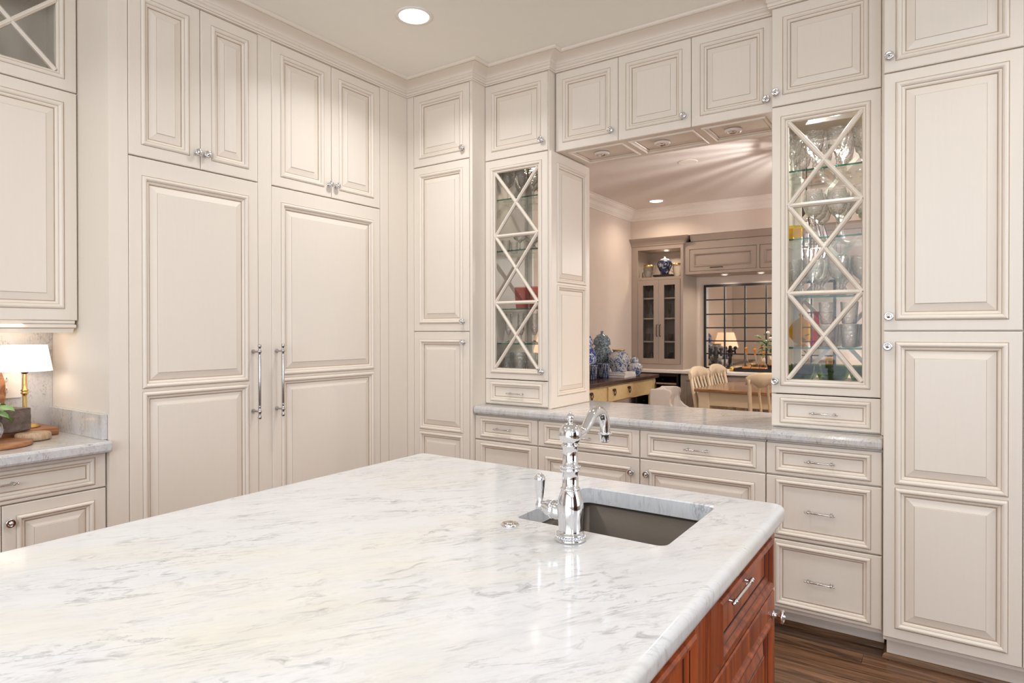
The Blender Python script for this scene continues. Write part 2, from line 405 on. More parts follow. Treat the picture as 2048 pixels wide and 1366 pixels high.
def panel_mesh(bm, x0, x1, z0, z1, raised, m, bev=0.027):
    if raised:
        prof = [(0, 0.0098, 0), (0.002, 0.0098, 1), (bev * m, 0.0015, 0), (bev * m + 0.0012, -0.0002, 1), (bev * m + 0.0022, -0.0012, 0)]
    else:
        prof = [(0, 0.0098, 0), (0.0016, 0.0098, 1), (0.003, 0.0085, 0)]
    def rect(i, y): return [(x0 + i, y, z0 + i), (x1 - i, y, z0 + i), (x1 - i, y, z1 - i), (x0 + i, y, z1 - i)]
    for (i0, y0, _), (i1, y1, mi) in zip(prof, prof[1:]):
        a, b_ = rect(i0, y0), rect(i1, y1)
        for k in range(4):
            j = (k + 1) % 4; quad(bm, [a[k], a[j], b_[j], b_[k]], mi)
    quad(bm, rect(prof[-1][0], prof[-1][1]))

KNOB_ME = None
def knob(parent, x, z, m=CHROME, y=0.0, s=1.12):
    bm = bmesh.new()
    pr = [(0.0001, 0), (0.0095, 0), (0.0095, -0.002), (0.0055, -0.004), (0.0045, -0.011), (0.008, -0.015), (0.0145, -0.018), (0.0155, -0.021),
          (0.0145, -0.0235), (0.0115, -0.0245), (0.0085, -0.0225), (0.006, -0.0225), (0.005, -0.0265), (0.0001, -0.028)]
    lathe(bm, [(r * s, h * s) for r, h in pr], (0, 0, 0), 20, 0, 'Y')
    return obj('knob', bm, m, parent, (x, y, z))

def pull(parent, x, z, L=0.115, m=NICKEL, y=0.008):
    bm = bmesh.new(); h = L / 2; po = h - 0.014
    for s in (-1, 1):
        lathe(bm, [(0.0001, 0), (0.006, 0), (0.006, -0.002), (0.0032, -0.004), (0.0032, -0.012), (0.0045, -0.014), (0.0032, -0.016), (0.0032, -0.026)], (s * po, 0, 0), 10, 0, 'Y')
        sph(bm, (s * po, -0.027, 0), 0.0058, 0, 10, 6)
        sph(bm, (s * (h - 0.002), -0.027, 0), 0.0045, 0, 10, 6)
    tube(bm, [(-h, -0.027, 0), (-po + .008, -0.027, 0), (-po + .011, -0.027, 0), (0, -0.027, 0), (po - .011, -0.027, 0), (po - .008, -0.027, 0), (h, -0.027, 0)],
         [0.0026, 0.0026, 0.0038, 0.0038, 0.0038, 0.0026, 0.0026], 10)
    return obj('pull', bm, m, parent, (x, y, z))

def door(parent, x0, x1, z0, z1, raised=True, mids=(), st=0.05, m=1.0, mats=(CREAM, GLAZE), name='door', kn=None, rail=None, bev=0.027, gap=0.0015, bottoms=None, kmat=CHROME):
    x0 += gap; x1 -= gap; z0 += gap; z1 -= gap
    rail = rail or st
    cuts = [z0 + (bottoms or rail)]
    for c in mids: cuts += [c - 0.006, c + 0.006]
    cuts.append(z1 - rail)
    ops = [(x0 + st, x1 - st, cuts[i], cuts[i + 1]) for i in range(0, len(cuts), 2)]
    bm = bmesh.new(); frame_mesh(bm, x0, x1, z0, z1, ops, 0.02, m, 'closed')
    d = obj(name, bm, list(mats), parent)
    i = 0.0305 * m
    for o in ops:
        bm = bmesh.new(); panel_mesh(bm, o[0] + i, o[1] - i, o[2] + i, o[3] - i, raised, m, bev)
        obj('raised_panel' if raised else 'flat_panel', bm, list(mats), d)
    if kn: knob(d, kn[0], kn[1], kmat)
    return d

def glass_door(parent, x0, x1, z0, z1, mids, st, m, kn=None, name='glass_door', back=False, bot=None, top=None):
    x0 += 0.0015; x1 -= 0.0015; z0 += 0.0015; z1 -= 0.0015
    o = (x0 + st, x1 - st, z0 + (bot or st), z1 - (top or st))
    bm = bmesh.new(); frame_mesh(bm, x0, x1, z0, z1, [o], 0.02, m, 'open')
    d = obj(name, bm, [CREAM, GLAZE], parent)
    i = 0.0305 * m
    X0, X1, Z0, Z1 = o[0] + i, o[1] - i, o[2] + i, o[3] - i
    bm = bmesh.new(); quad(bm, [(X0, 0.014, Z0), (X1, 0.014, Z0), (X1, 0.014, Z1), (X0, 0.014, Z1)])
    obj('glass_pane', bm, PANE, d)
    zz = [Z0, *mids, Z1]
    def bar(a, b_, wdt=0.011):
        a = Vector(a); b_ = Vector(b_); t = (b_ - a).normalized(); n_ = Vector((-t.z, 0, t.x))
        bm = bmesh.new()
        pr = [(-wdt, 0.012, 0), (-wdt, 0.007, 0), (-wdt + GW, 0.004, 1), (-0.006, 0.001, 0), (-0.002, -0.003, 0), (0.002, -0.003, 0), (0.006, 0.001, 0), (wdt - GW, 0.004, 0), (wdt, 0.007, 1), (wdt, 0.012, 0)]
        A = [a + n_ * p[0] + Vector((0, p[1], 0)) for p in pr]; B = [b_ + n_ * p[0] + Vector((0, p[1], 0)) for p in pr]
        for k in range(len(pr) - 1): quad(bm, [A[k], A[k + 1], B[k + 1], B[k]], pr[k + 1][2])
        obj('muntin', bm, [CREAM, GLAZE], d)
    for a, b_ in zip(zz, zz[1:]):
        bar((X0, 0, a), (X1, 0, b_)); bar((X0, 0.0006, b_), (X1, 0.0006, a))
    for c in mids: bar((X0, 0.0003, c), (X1, 0.0003, c))
    if kn: knob(d, kn[0], kn[1])
    return d

def box_part(parent, name, x0, x1, y0, y1, z0, z1, m, bev=0.0):
    bm = bmesh.new(); bx(bm, x0, x1, y0, y1, z0, z1, 0, bev); return obj(name, bm, m, parent)

# ================================================================== SETTING
CZ = 2.945; DCZ = 2.80
bm = bmesh.new(); bx(bm, -3.7, 3.6, -3.2, 8.2, -0.06, -0.012)
floor = struct('floor', bm, FLOORW)
# individual planks (run along x) where the camera can see the kitchen floor
pw = 0.083; k = 0
for r in range(30):
    y0 = 0.70 + r * pw
    xx = -0.80 - random.random() * 0.5
    while xx < 1.5:
        L = 0.7 + random.random() * 0.9; x1 = min(xx + L, 1.7)
        bm = bmesh.new()
        bx(bm, xx + 0.0008, x1 - 0.0008, y0 + 0.0008, y0 + pw - 0.0008, -0.012, 0.0 - random.random() * 0.0006, 0)
        obj('plank', bm, FLOORW, floor); xx = x1; k += 1
bm = bmesh.new()
for a in ((-3.7, -0.9, 0.70, 3.19), (1.7, 3.6, 0.70, 3.19), (-3.7, 3.6, -3.2, 0.699), (-3.7, 3.6, 3.191, 8.2)): bx(bm, a[0], a[1], a[2], a[3], -0.0119, -0.0005)
o = obj('far_plank', bm, FLOORW, floor); o['kind'] = 'stuff'

bm = bmesh.new(); bx(bm, -3.3, 3.6, 3.602, 8.2, -0.0004, 0.08); struct('floor_dining', bm, FLOORW)
def wall(name, *b_, m=WALLP):
    bm = bmesh.new()
    for q in b_: bx(bm, *q)
    return struct(name, bm, m)
wall('wall_left', (-3.62, -3.43, -3.2, 3.62, 0, CZ + .06))
wall('wall_rear', (-3.43, -1.7, -3.2, -3.0, 0, CZ + .06), (2.3, 3.43, -3.2, -3.0, 0, CZ + .06), (-1.7, 2.3, -3.2, -3.0, 0, 0.75), (-1.7, 2.3, -3.2, -3.0, 2.75, CZ + .06))
wall('wall_right', (3.4, 3.6, -3.2, 8.2, 0, CZ + .06))
# cross wall between kitchen and dining: header above the pass-through, pier behind the pantry, stub on the right
wall('wall_back', (-3.43, -2.34, 3.50, 3.60, 0, CZ), (-2.34, 0.9, 3.50, 3.60, 2.88, CZ), (-2.34, -0.20, 3.50, 3.60, 0, 0.868), (-0.188, 0.9, 3.50, 3.60, 0, 2.88), (0.9, 3.4, 3.16, 3.60, 0, CZ))
wall('wall_dining_left', (-3.30, -3.09, 3.62, 7.9, 0, DCZ), m=DWALL)
wall('wall_dining_back', (-3.09, 3.4, 7.62, 7.8, 0, 2.46), (-3.09, 3.4, 7.10, 7.8, 2.46, DCZ), m=DWALL)
bm = bmesh.new(); bx(bm, -3.62, 3.6, -3.2, 3.60, CZ, CZ + 0.06); struct('ceiling', bm, CEIL)
bm = bmesh.new(); bx(bm, -3.3, 3.6, 3.60, 8.2, DCZ, DCZ + 0.06); struct('ceiling_dining', bm, DCEIL)
bm = bmesh.new(); bx(bm, 3.34, 3.399, -0.45, 1.20, 0.0, 2.35); bx(bm, 3.30, 3.34, -0.52, -0.42, 0, 2.42); bx(bm, 3.30, 3.34, 1.17, 1.27, 0, 2.42); bx(bm, 3.30, 3.34, -0.42, 1.17, 2.32, 2.42)
for y0_, y1_ in ((-0.36, 0.33), (0.42, 1.11)):
    for z0_, z1_ in ((0.25, 0.95), (1.05, 2.2)): bx(bm, 3.315, 3.34, y0_, y1_, z0_, z1_, 0, 0.01)
struct('added_dark_door', bm, DARKTOP)  # unseen dark door, added to darken reflections in the faucet
# rear window frame (seen only in reflections)
bm = bmesh.new()
for x in (-1.7, -0.4, 0.95, 2.24): bx(bm, x, x + .06, -3.06, -2.98, 0.75, 2.75)
for z in (0.75, 1.72, 2.69): bx(bm, -1.7, 2.3, -3.055, -2.985, z, z + .06)
struct('window_1', bm, WHITE_TRIM)

def sweep(bm, path, prof, mi_fn=None):
    """path: xy points (room on the right side of travel); prof: list of (offset outward, z)"""
    n = len(path); P2 = [Vector(p) for p in path]; rows = []
    for i in range(n):
        ds = []
        if i > 0: d = (P2[i] - P2[i - 1]).normalized(); ds.append(Vector((d.y, -d.x)))
        if i < n - 1: d = (P2[i + 1] - P2[i]).normalized(); ds.append(Vector((d.y, -d.x)))
        if len(ds) == 2:
            mit = (ds[0] + ds[1]); mit = mit / max(0.3, (1 + ds[0].dot(ds[1])))
        else: mit = ds[0]
        rows.append([bm.verts.new((P2[i].x + mit.x * p[0], P2[i].y + mit.y * p[0], p[1])) for p in prof])
    for a, b_ in zip(rows, rows[1:]):
        for k in range(len(prof) - 1):
            f = bm.faces.new((a[k], b_[k], b_[k + 1], a[k + 1])); f.material_index = (prof[k + 1][2] if len(prof[k + 1]) > 2 else 0)

# kitchen crown moulding, stepping with the cabinet faces
cr = [(-0.02, 2.861), (0.012, 2.861, 0), (0.012, 2.868, 0), (0.0135, 2.870, 1), (0.0165, 2.875, 0), (0.016, 2.882, 0), (0.0135, 2.884, 1), (0.018, 2.888, 0), (0.022, 2.893, 0), (0.0215, 2.898, 0), (0.020, 2.900, 1)]
for i in range(9):
    a = i / 8 * PI / 2
    cr.append((0.021 + 0.072 * (1 - math.cos(a)), 2.901 + 0.026 * math.sin(a), 0))
cr = [c if len(c) == 3 else (*c, 0) for c in cr]
cr += [(0.094, 2.929, 1), (0.101, 2.930, 0), (0.106, 2.934, 0), (0.106, 2.9445, 0)]
bm = bmesh.new()
sweep(bm, [(-3.13, -2.5), (-3.13, 1.225), (-2.852, 1.225), (-2.852, 2.992), (-2.318, 2.992), (-2.318, 3.122), (-1.862, 3.122), (-1.862, 3.187), (-0.655, 3.187), (-0.655, 3.122), (-0.194, 3.122), (-0.194, 2.967), (1.6, 2.967)], cr)
struct('trim_1', bm, [CREAM, GLAZE])
# dining crown (white), left wall then back soffit
dz = DCZ
dcr = [(0, dz - .125), (0.012, dz - .123), (0.014, dz - .112), (0.022, dz - .105), (0.022, dz - .098), (0.03, dz - .09), (0.05, dz - .055), (0.078, dz - .035), (0.082, dz - .028), (0.092, dz - .024), (0.094, dz - .012), (0.112, dz - .008), (0.112, dz - .0005)]
bm = bmesh.new(); sweep(bm, [(-3.09, 3.7), (-3.09, 7.10), (3.38, 7.10)], dcr); struct('trim_2', bm, WHITE_TRIM)

# ================================================================== WALL A (left): local frame rotated +90deg, local x = world y, front toward +x
RA = math.radians(90)
XA = -2.85
# --- fridge enclosure end panel and stiles
enc = thing('end_panel', 'tall cream end panel beside left counter, enclosing the left refrigerator', 'panel', (XA, 1.225, 0), RA)
bm = bmesh.new(); bx(bm, 0, 0.076, 0.0, 0.575, 0, 2.862); obj('side_board', bm, CREAM, enc)
bm = bmesh.new(); bx(bm, 0.76 - 0.065, 0.76 + 0.012, 0.004, 0.575, 0, 2.862); obj('centre_stile', bm, CREAM, enc)
bm = bmesh.new(); bx(bm, 1.532, 1.7685, 0.0, 0.575, 0, 2.862); bx(bm, 1.60, 1.602, -0.001, 0, 0.1, 2.86, 1); obj('corner_filler', bm, [CREAM, GLAZE], enc)

def fridge(y0, y1, zm, lab, hy, hz0, hz1, nm='refrigerator'):
    t = thing(nm, lab, 'refrigerator', (XA, y0, 0), RA)
    wd = y1 - y0
    box_part(t, 'body', 0.004, wd - 0.004, 0.024, 0.56, 0.0, 2.112, CREAM)
    d = door(t, 0, wd, 0.10, 2.114, True, (zm,), 0.052, 1.15, rail=0.075)
    hb = bmesh.new(); x = hy - y0; L = hz1 - hz0
    prof = [(0.0001, 0), (0.007, 0.002), (0.0098, 0.010), (0.007, 0.018), (0.0045, 0.022), (0.0058, 0.028), (0.0102, 0.036), (0.0102, 0.040), (0.006, 0.047), (0.0052, 0.058), (0.0072, 0.062), (0.0052, 0.066), (0.0066, 0.070)]
    full = prof + [(r, L - h) for r, h in prof[::-1]]
    lathe(hb, full, (x, -0.055, hz0), 14)
    for z in (hz0 + 0.038, hz1 - 0.038):
        lathe(hb, [(0.0001, 0), (0.0105, 0), (0.0105, -0.004), (0.006, -0.009), (0.0048, -0.014), (0.0048, -0.05)], (x, 0, z), 12, 0, 'Y')
    obj('handle', hb, REEDED, d)
    return t
fridge(1.303, 1.919, 1.108, 'left tall cream panelled refrigerator with chrome bar handle on its right', 1.887, 0.926, 1.30)
fridge(1.997, 2.757, 1.126, 'right tall cream panelled refrigerator with chrome bar handle on its left', 2.022, 0.926, 1.30)

def pair(y0, ym, y1, lab, ks):
    t = thing('wall_cabinet', lab, 'cabinet', (XA, y0, 2.116), RA)
    wd = y1 - y0; h = 2.862 - 2.116
    box_part(t, 'body', 0.004, wd - .004, 0.024, 0.56, 0.003, h, CREAM)
    door(t, 0, ym - y0, 0, h - .002, True, (), 0.05, 1.15, kn=(ks[0] - y0, 0.072))
    door(t, ym - y0, wd, 0, h - .002, True, (), 0.05, 1.15, kn=(ks[1] - y0, 0.072))
pair(1.303, 1.620, 1.919, 'cream two-door cabinet above the left refrigerator', (1.600, 1.645))
pair(1.997, 2.384, 2.757, 'cream two-door cabinet above the right refrigerator', (2.362, 2.412))

# --- left base + counter + upper
t = thing('base_cabinet', 'cream base cabinet under the left counter with drawer above door', 'cabinet', (-2.87, 1.223, 0), RA)
box_part(t, 'body', -2.2, -0.004, 0.022, 0.53, 0.10, 0.8675, CREAM)
box_part(t, 'toe_kick', -2.2, -0.004, 0.09, 0.53, 0.0, 0.10, CREAM)
X0 = 0.867 - 1.223
dd = door(t, X0 - 0.37, -0.002, 0.718, 0.862, False, (), 0.040, 1.0, name='drawer', rail=0.0135)
dr = door(t, X0, -0.002, 0.105, 0.716, True, (), 0.042, 1.0, kn=(0.888 - 1.223, 0.652))
door(t, X0 - 0.37, X0, 0.105, 0.716, True, (), 0.042, 1.0)
for k in range(4): door(t, X0 - .37 - .36 * (k + 1), X0 - .37 - .36 * k, 0.105, 0.862, True, (), 0.042, 1.0)
pull(dd, 0.835 - 1.223, 0.795, 0.16)

bm = bmesh.new()
ct = thing('countertop', 'grey-veined quartzite counter at left below the lamp with low upstand', 'countertop', (-3.41, 1.224, 0.868), 0)
bx(bm, 0, 0.60, -2.4, 0, 0.0, 0.046, 0, 0.010)
obj('slab', bm, MARBLE2, ct)
bm = bmesh.new(); bx(bm, 0.022, 0.545, -0.020, -0.0005, 0.0465, 0.150, 0, 0.001); obj('side_upstand', bm, MARBLE2, ct)
bm = bmesh.new(); bx(bm, -0.0175, 0.0, -2.4, 0, 0.0, 0.56, 0); o = obj('backsplash', bm, MARBLE2, ct)

t = thing('upper_cabinet', 'cream upper cabinet at left with glass door over panelled door', 'cabinet', (-3.13, 1.222, 0), RA)
H0 = 1.41
bm = bmesh.new(); bx(bm, -2.2, -0.002, 0.022, 0.275, H0, 2.405); obj('body', bm, CREAM, t)
bm = bmesh.new(); bx(bm, -0.022, -0.002, 0.022, 0.275, 2.405, 2.862); bx(bm, -2.2, -0.002, 0.262, 0.275, 2.405, 2.862); bx(bm, -2.2, -0.002, 0.022, 0.275, 2.845, 2.862); bx(bm, -0.52, -0.50, 0.022, 0.275, 2.405, 2.862)
obj('glazed_compartment', bm, CREAM, t)
door(t, -0.47, -0.001, H0, 2.402, True, (), 0.048, 1.15)
door(t, -0.94, -0.47, H0, 2.402, True, (), 0.048, 1.15)
glass_door(t, -0.47, -0.001, 2.404, 2.86, (), 0.045, 1.05)
for k in range(1, 4): glass_door(t, -0.47 * (k + 1), -0.47 * k, 2.404, 2.86, (), 0.045, 1.05)
for k in range(2, 4): door(t, -0.47 * (k + 1), -0.47 * k, H0, 2.402, True, (), 0.048, 1.15)
bm = bmesh.new()
sweep(bm, [(-2.2, 0.004), (-0.012, 0.004), (-0.012, 0.26)], [(0, H0, 0), (0.0, H0 - .012, 0), (-.004, H0 - .014, 1), (0.004, H0 - .018, 0), (0.004, H0 - .03, 0), (-.002, H0 - .034, 1), (-.006, H0 - .052, 0), (-.02, H0 - .052, 0), (-.02, H0, 0)])
obj('light_rail', bm, [CREAM, GLAZE], t)
area('under_cabinet_light', (-3.27, 0.98, 1.395), (0, 0, 0), 0.35, 0.08, 0.35, WARM)

# outlet plate on the backsplash
t = thing('outlet', 'white double outlet plate on the backsplash behind the lamp', 'outlet', (-3.409, 1.045, 1.13), RA)
bm = bmesh.new(); bx(bm, -0.065, 0.058, -0.006, 0, -0.062, 0.062, 0, 0.002); obj('plate', bm, WHITEP, t)
for dz_ in (-0.024, 0.024):
    bm = bmesh.new(); lathe(bm, [(0.0001, -0.009), (0.015, -0.009), (0.016, -0.006)], (-0.005, 0, dz_), 18, 0, 'Y')
    for sx in (-.011, 0.001): bx(bm, sx, sx + .0022, -.0096, -.009, dz_ - .002, dz_ + .007, 1)
    obj('socket', bm, [WHITEP, BLACK], t)

# ================================================================== WALL B: tall pantry left
YT = 2.99
t = thing('pantry_cabinet', 'tall narrow cream pantry in the corner beside the right refrigerator', 'cabinet', (-2.85, YT, 0))
x0 = 0.001
box_part(t, 'body', x0, 0.532, 0.022, 0.505, 0.0, 2.862, CREAM)
box_part(t, 'corner_stile', x0, 0.058, 0.004, 0.022, 0.0, 2.862, CREAM)
box_part(t, 'edge_stile', 0.512, 0.532, 0.004, 0.022, 0.0, 2.862, CREAM)
dl, dr_ = -2.790 + 2.85, -2.340 + 2.85
door(t, dl, dr_, 2.404, 2.861, True, (), 0.046, 1.1, kn=(-2.383 + 2.85, 2.467))
door(t, dl, dr_, 1.362, 2.402, True, (), 0.046, 1.1, kn=(-2.383 + 2.85, 1.422))
door(t, dl, dr_, 0.105, 1.360, True, (0.737,), 0.046, 1.1, kn=(-2.381 + 2.85, 1.297))

def glassware(kind):
    bm = bmesh.new()
    if kind == 'wine':
        pr = [(0.033, 0.0), (0.030, 0.003), (0.006, 0.010), (0.0038, 0.03), (0.0038, 0.075), (0.010, 0.088), (0.030, 0.105), (0.040, 0.135), (0.040, 0.165), (0.033, 0.205)]
        lathe(bm, pr, seg=16)
    elif kind == 'goblet':
        pr = [(0.036, 0.0), (0.033, 0.004), (0.008, 0.012), (0.006, 0.035), (0.012, 0.045), (0.006, 0.055), (0.012, 0.07), (0.034, 0.09), (0.041, 0.12), (0.043, 0.16), (0.044, 0.175)]
        lathe(bm, pr, seg=18, flute=0.03, nfl=6)
    elif kind == 'flute':
        pr = [(0.028, 0), (0.026, 0.003), (0.005, 0.010), (0.0035, 0.02), (0.0035, 0.05), (0.010, 0.06), (0.022, 0.09), (0.026, 0.14), (0.024, 0.21)]
        lathe(bm, pr, seg=14)
    elif kind == 'tumbler':
        pr = [(0.0001, 0.002), (0.027, 0.0), (0.031, 0.004), (0.035, 0.05), (0.038, 0.105)]
        lathe(bm, pr, seg=16, flute=0.025, nfl=8)
    elif kind == 'coupe':
        pr = [(0.032, 0), (0.03, 0.003), (0.006, 0.01), (0.004, 0.05), (0.012, 0.06), (0.040, 0.078), (0.046, 0.105)]
        lathe(bm, pr, seg=16)
    elif kind == 'bowl':
        pr = [(0.028, 0), (0.03, 0.006), (0.026, 0.01), (0.05, 0.03), (0.062, 0.06), (0.066, 0.095)]
        lathe(bm, pr, seg=20, flute=0.02, nfl=10)
    return bm

PROTO = {}
def put_glass(kind, m, name, cat, label, group, x, y, z, s=1.0):
    key = (kind, m.name)
    if key not in PROTO:
        o = obj(name, glassware(kind), m, None, (x, y, z)); PROTO[key] = o
    else:
        o = PROTO[key].copy(); COL.objects.link(o); o.location = (x, y, z)
    o.name = name; o.scale = (s, s, s)
    o.rotation_euler = (0, 0, random.random() * 3)
    tag(o, label, cat, group)
    return o

def display_cabinet(xl, xr, opn, lab, knx, side):
    """glazed see-through tower standing on the counter, z .915-2.862"""
    YG = 3.12
    t = thing('display_cabinet', lab, 'cabinet', (xl, YG, 0.9155))
    z0 = 0.9155; wd = xr - xl; D = 0.455
    zz = lambda z: z - z0
    bm = bmesh.new()
    bx(bm, 0, 0.018, 0.021, D, 0, zz(2.862)); bx(bm, wd - .018, wd, 0.021, D, 0, zz(2.862))
    bx(bm, 0.018, wd - .018, 0.021, D, 0, 0.012); bx(bm, 0.018, wd - .018, 0.021, D, zz(1.085), zz(1.105))
    bx(bm, 0.018, wd - .018, 0.021, D, zz(2.385), zz(2.415)); bx(bm, 0.018, wd - .018, 0.021, D, zz(2.84), zz(2.862))
    bx(bm, 0.018, wd - .018, D - .02, D, 0.012, zz(1.085)); bx(bm, 0.018, wd - .018, D - .02, D, zz(2.415), zz(2.84))
    obj('body', bm, CREAM, t)
    dL, dR = opn[0] - xl, opn[1] - xl
    door(t, dL, dR, zz(2.404), zz(2.861), True, (), 0.046, 1.1, kn=(knx - xl, zz(2.466)))
    glass_door(t, dL, dR, zz(1.073), zz(2.402), (zz(1.534), zz(1.938)), 0.038, 1.1, kn=(knx - xl, zz(1.129)), bot=0.033, top=0.045)
    d = door(t, dL, dR, zz(0.921), zz(1.071), False, (), 0.036, 1.0, name='drawer', rail=0.0145)
    pull(d, (dL + dR) / 2, zz(0.990), 0.115)
    if opn[0] - xl > 0.004: box_part(t, 'edge_stile', 0, dL - .001, 0.003, 0.021, 0, zz(2.862), CREAM)
    if xr - opn[1] > 0.004: box_part(t, 'edge_stile', dR + .001, wd, 0.003, 0.021, 0, zz(2.862), CREAM)
    # rear glazed door toward the dining room
    rd = bpy.data.objects.new('rear_door', None); COL.objects.link(rd); rd.parent = t
    rd.location = (wd, D + .022, 0); rd.rotation_euler = (0, 0, PI)
    bm = bmesh.new()
    st = 0.052
    for q in ((0, st, zz(1.073), zz(2.402)), (wd - st, wd, zz(1.073), zz(2.402)), (st, wd - st, zz(1.073), zz(1.073) + st), (st, wd - st, zz(2.402) - st, zz(2.402))): bx(bm, q[0], q[1], 0, 0.02, q[2], q[3])
    obj('door_frame', bm, CREAM, rd)
    bm = bmesh.new(); quad(bm, [(st, 0.008, zz(1.12)), (wd - st, 0.008, zz(1.12)), (wd - st, 0.008, zz(2.355)), (st, 0.008, zz(2.355))]); obj('glass_pane', bm, PANE, rd)
    zs_ = [zz(1.125), zz(1.534), zz(1.938), zz(2.35)]
    for a, b_ in zip(zs_, zs_[1:]):
        for p, q in (((st, a), (wd - st, b_)), ((st, b_), (wd - st, a))):
            bm = bmesh.new(); A = Vector((p[0], 0, p[1])); B = Vector((q[0], 0, q[1])); tt = (B - A).normalized(); n_ = Vector((-tt.z, 0, tt.x)) * 0.010
            vs1 = [A - n_, A + n_, B + n_, B - n_]
            for yy in (-0.003, 0.004): quad(bm, [(v.x, yy, v.z) for v in vs1])
            for i in range(4):
                j = (i + 1) % 4; quad(bm, [(vs1[i].x, -.003, vs1[i].z), (vs1[j].x, -.003, vs1[j].z), (vs1[j].x, .004, vs1[j].z), (vs1[i].x, .004, vs1[i].z)])
            obj('muntin', bm, CREAM, rd)
    for z in side:
        bm = bmesh.new(); bx(bm, 0.02, wd - .02, 0.045, D - .01, zz(z) - .008, zz(z), 0)
        bm.faces.ensure_lookup_table()
        for f in bm.faces:
            if abs(f.calc_center_median().y - 0.045) < 1e-4: f.material_index = 1
        obj('glass_shelf', bm, [SHELFG, SHELFE], t)
    return t

LSH = (2.17, 1.855, 1.50, 1.291)
RSH = (2.107, 1.791, 1.522, 1.287)
display_cabinet(-2.3175, -1.862, (-2.317, -1.868), 'narrow left cream display cabinet with criss-cross glass door', -1.908, LSH)
display_cabinet(-0.655, -0.196, (-0.654, -0.210), 'right cream display cabinet with criss-cross glass door, full of crystal', -0.634, RSH)

# applied end panel on the pass-through side of the left display cabinet
t = thing('end_panel', 'two-panel cream end board facing the pass-through opening', 'panel', (-1.8615, 3.123, 0.9155), RA)
# local: x = world y, front toward +x
t.location.x = -1.846
bm = bmesh.new(); frame_mesh(bm, 0.0, 0.475, 0.0, 1.484, [(0.062, 0.425, 0.066, 0.718), (0.062, 0.425, 0.730, 1.43)], 0.015, 0.95, 'closed')
d = obj('board', bm, [CREAM, GLAZE], t)
i = 0.0305 * .95
for a, b_ in ((0.066, 0.718), (0.730, 1.43)):
    bm = bmesh.new(); panel_mesh(bm, 0.062 + i, 0.425 - i, a + i, b_ - i, True, 1.0); obj('raised_panel', bm, [CREAM, GLAZE], d)

# glassware in the cabinets
def rows(kind, m, name, cat, label, group, xs, ys, z, s=1.0, jit=0.004):
    rn = {1: [''], 2: ['front row, ', 'back row, '], 3: ['front row, ', 'middle row, ', 'back row, ']}[len(ys)]
    for iy, y in enumerate(ys):
        for ix, x in enumerate(xs):
            w_ = (['leftmost', 'second from left', 'rightmost'] if len(xs) == 3 else ['leftmost', 'second from left', 'third from left', 'rightmost'] if len(xs) == 4 else ['left one', 'right one'])[ix]
            put_glass(kind, m, name, cat, label.replace(' of the ', ' of ').replace(' display', '').replace('on the ', 'on ') + ', ' + rn[iy] + w_, group, x + random.uniform(-jit, jit), y + random.uniform(-jit, jit), z, s)
lx = [-2.24, -2.145, -2.05, -1.955]
rx = [-0.585, -0.487, -0.389, -0.291]
rows('wine', CRYSTAL, 'wine_glass', 'glass', 'clear wine glass on the top shelf of the left display cabinet', 'wine glasses in left cabinet', lx, (3.25, 3.40), 2.171, 0.95)
rows('coupe', CRYSTAL, 'coupe_glass', 'glass', 'small clear coupe on the second shelf of the left display cabinet', 'coupes in left cabinet', lx[1:], (3.24, 3.38), 1.856, 0.95)
rows('tumbler', CRANB, 'cranberry_tumbler', 'glass', 'cranberry red tumbler on the third shelf of the left display cabinet', 'cranberry tumblers in left cabinet', [-2.13, -2.03, -1.935], (3.25,), 1.501, 1.25, 0.0)
rows('coupe', CLEAR, 'stacked_coupe', 'glass', 'clear coupe standing behind the cranberry tumblers', 'coupes behind the cranberry tumblers', [-2.10, -1.98], (3.40,), 1.501, 1.0)
rows('flute', CRYSTAL, 'champagne_flute', 'glass', 'tall clear flute on the fourth shelf of the left display cabinet', 'flutes in left cabinet', [-2.22, -2.13, -2.03, -1.945], (3.24, 3.38), 1.292, 0.86)
rows('tumbler', CRYSTAL, 'clear_tumbler', 'glass', 'clear tumbler on the floor of the left display cabinet', 'tumblers in left cabinet', lx, (3.24, 3.37), 1.106, 1.15)
rows('tumbler', CRYSTAL, 'small_tumbler', 'glass', 'small clear tumbler on the second shelf of the left display cabinet', 'small tumblers in left cabinet', [-2.237], (3.23, 3.32), 1.856, 0.7)
rows('goblet', CRYSTAL, 'goblet', 'glass', 'large clear goblet on the top shelf of the right display cabinet', 'goblets on top shelf of right cabinet', rx, (3.23, 3.36, 3.48), 2.108, 1.02)
rows('wine', CRYSTAL, 'wine_glass', 'glass', 'clear wine glass on the second shelf of the right display cabinet', 'wine glasses on second shelf of right cabinet', rx[1:], (3.22, 3.34, 3.46), 1.792, 1.1)
rows('goblet', CRYSTAL, 'cut_goblet', 'glass', 'cut crystal goblet on the third shelf of the right display cabinet', 'cut goblets on third shelf of right cabinet', rx, (3.22, 3.35, 3.47), 1.523, 1.02)
rows('tumbler', CRYSTAL, 'cut_tumbler', 'glass', 'cut crystal tumbler on the fourth shelf of the right display cabinet', 'cut tumblers on fourth shelf of right cabinet', [-0.43, -0.34, -0.255], (3.21, 3.32, 3.44), 1.288, 1.0)
for x, w_ in ((-0.43, 'leftmost'), (-0.34, 'middle'), (-0.255, 'rightmost')):
    put_glass('tumbler', CRYSTAL, 'cut_tumbler', 'glass', w_ + ' cut crystal tumbler stacked in the upper tier of the fourth shelf', 'upper tier of cut tumblers in right cabinet', x, 3.21, 1.394, 0.95)
rows('bowl', GREENG, 'green_glass_bowl', 'bowl', 'green glass bowl on the floor of the right display cabinet', 'green bowls in right cabinet', [-0.555, -0.42, -0.285], (3.24, 3.40), 1.106, 0.98)
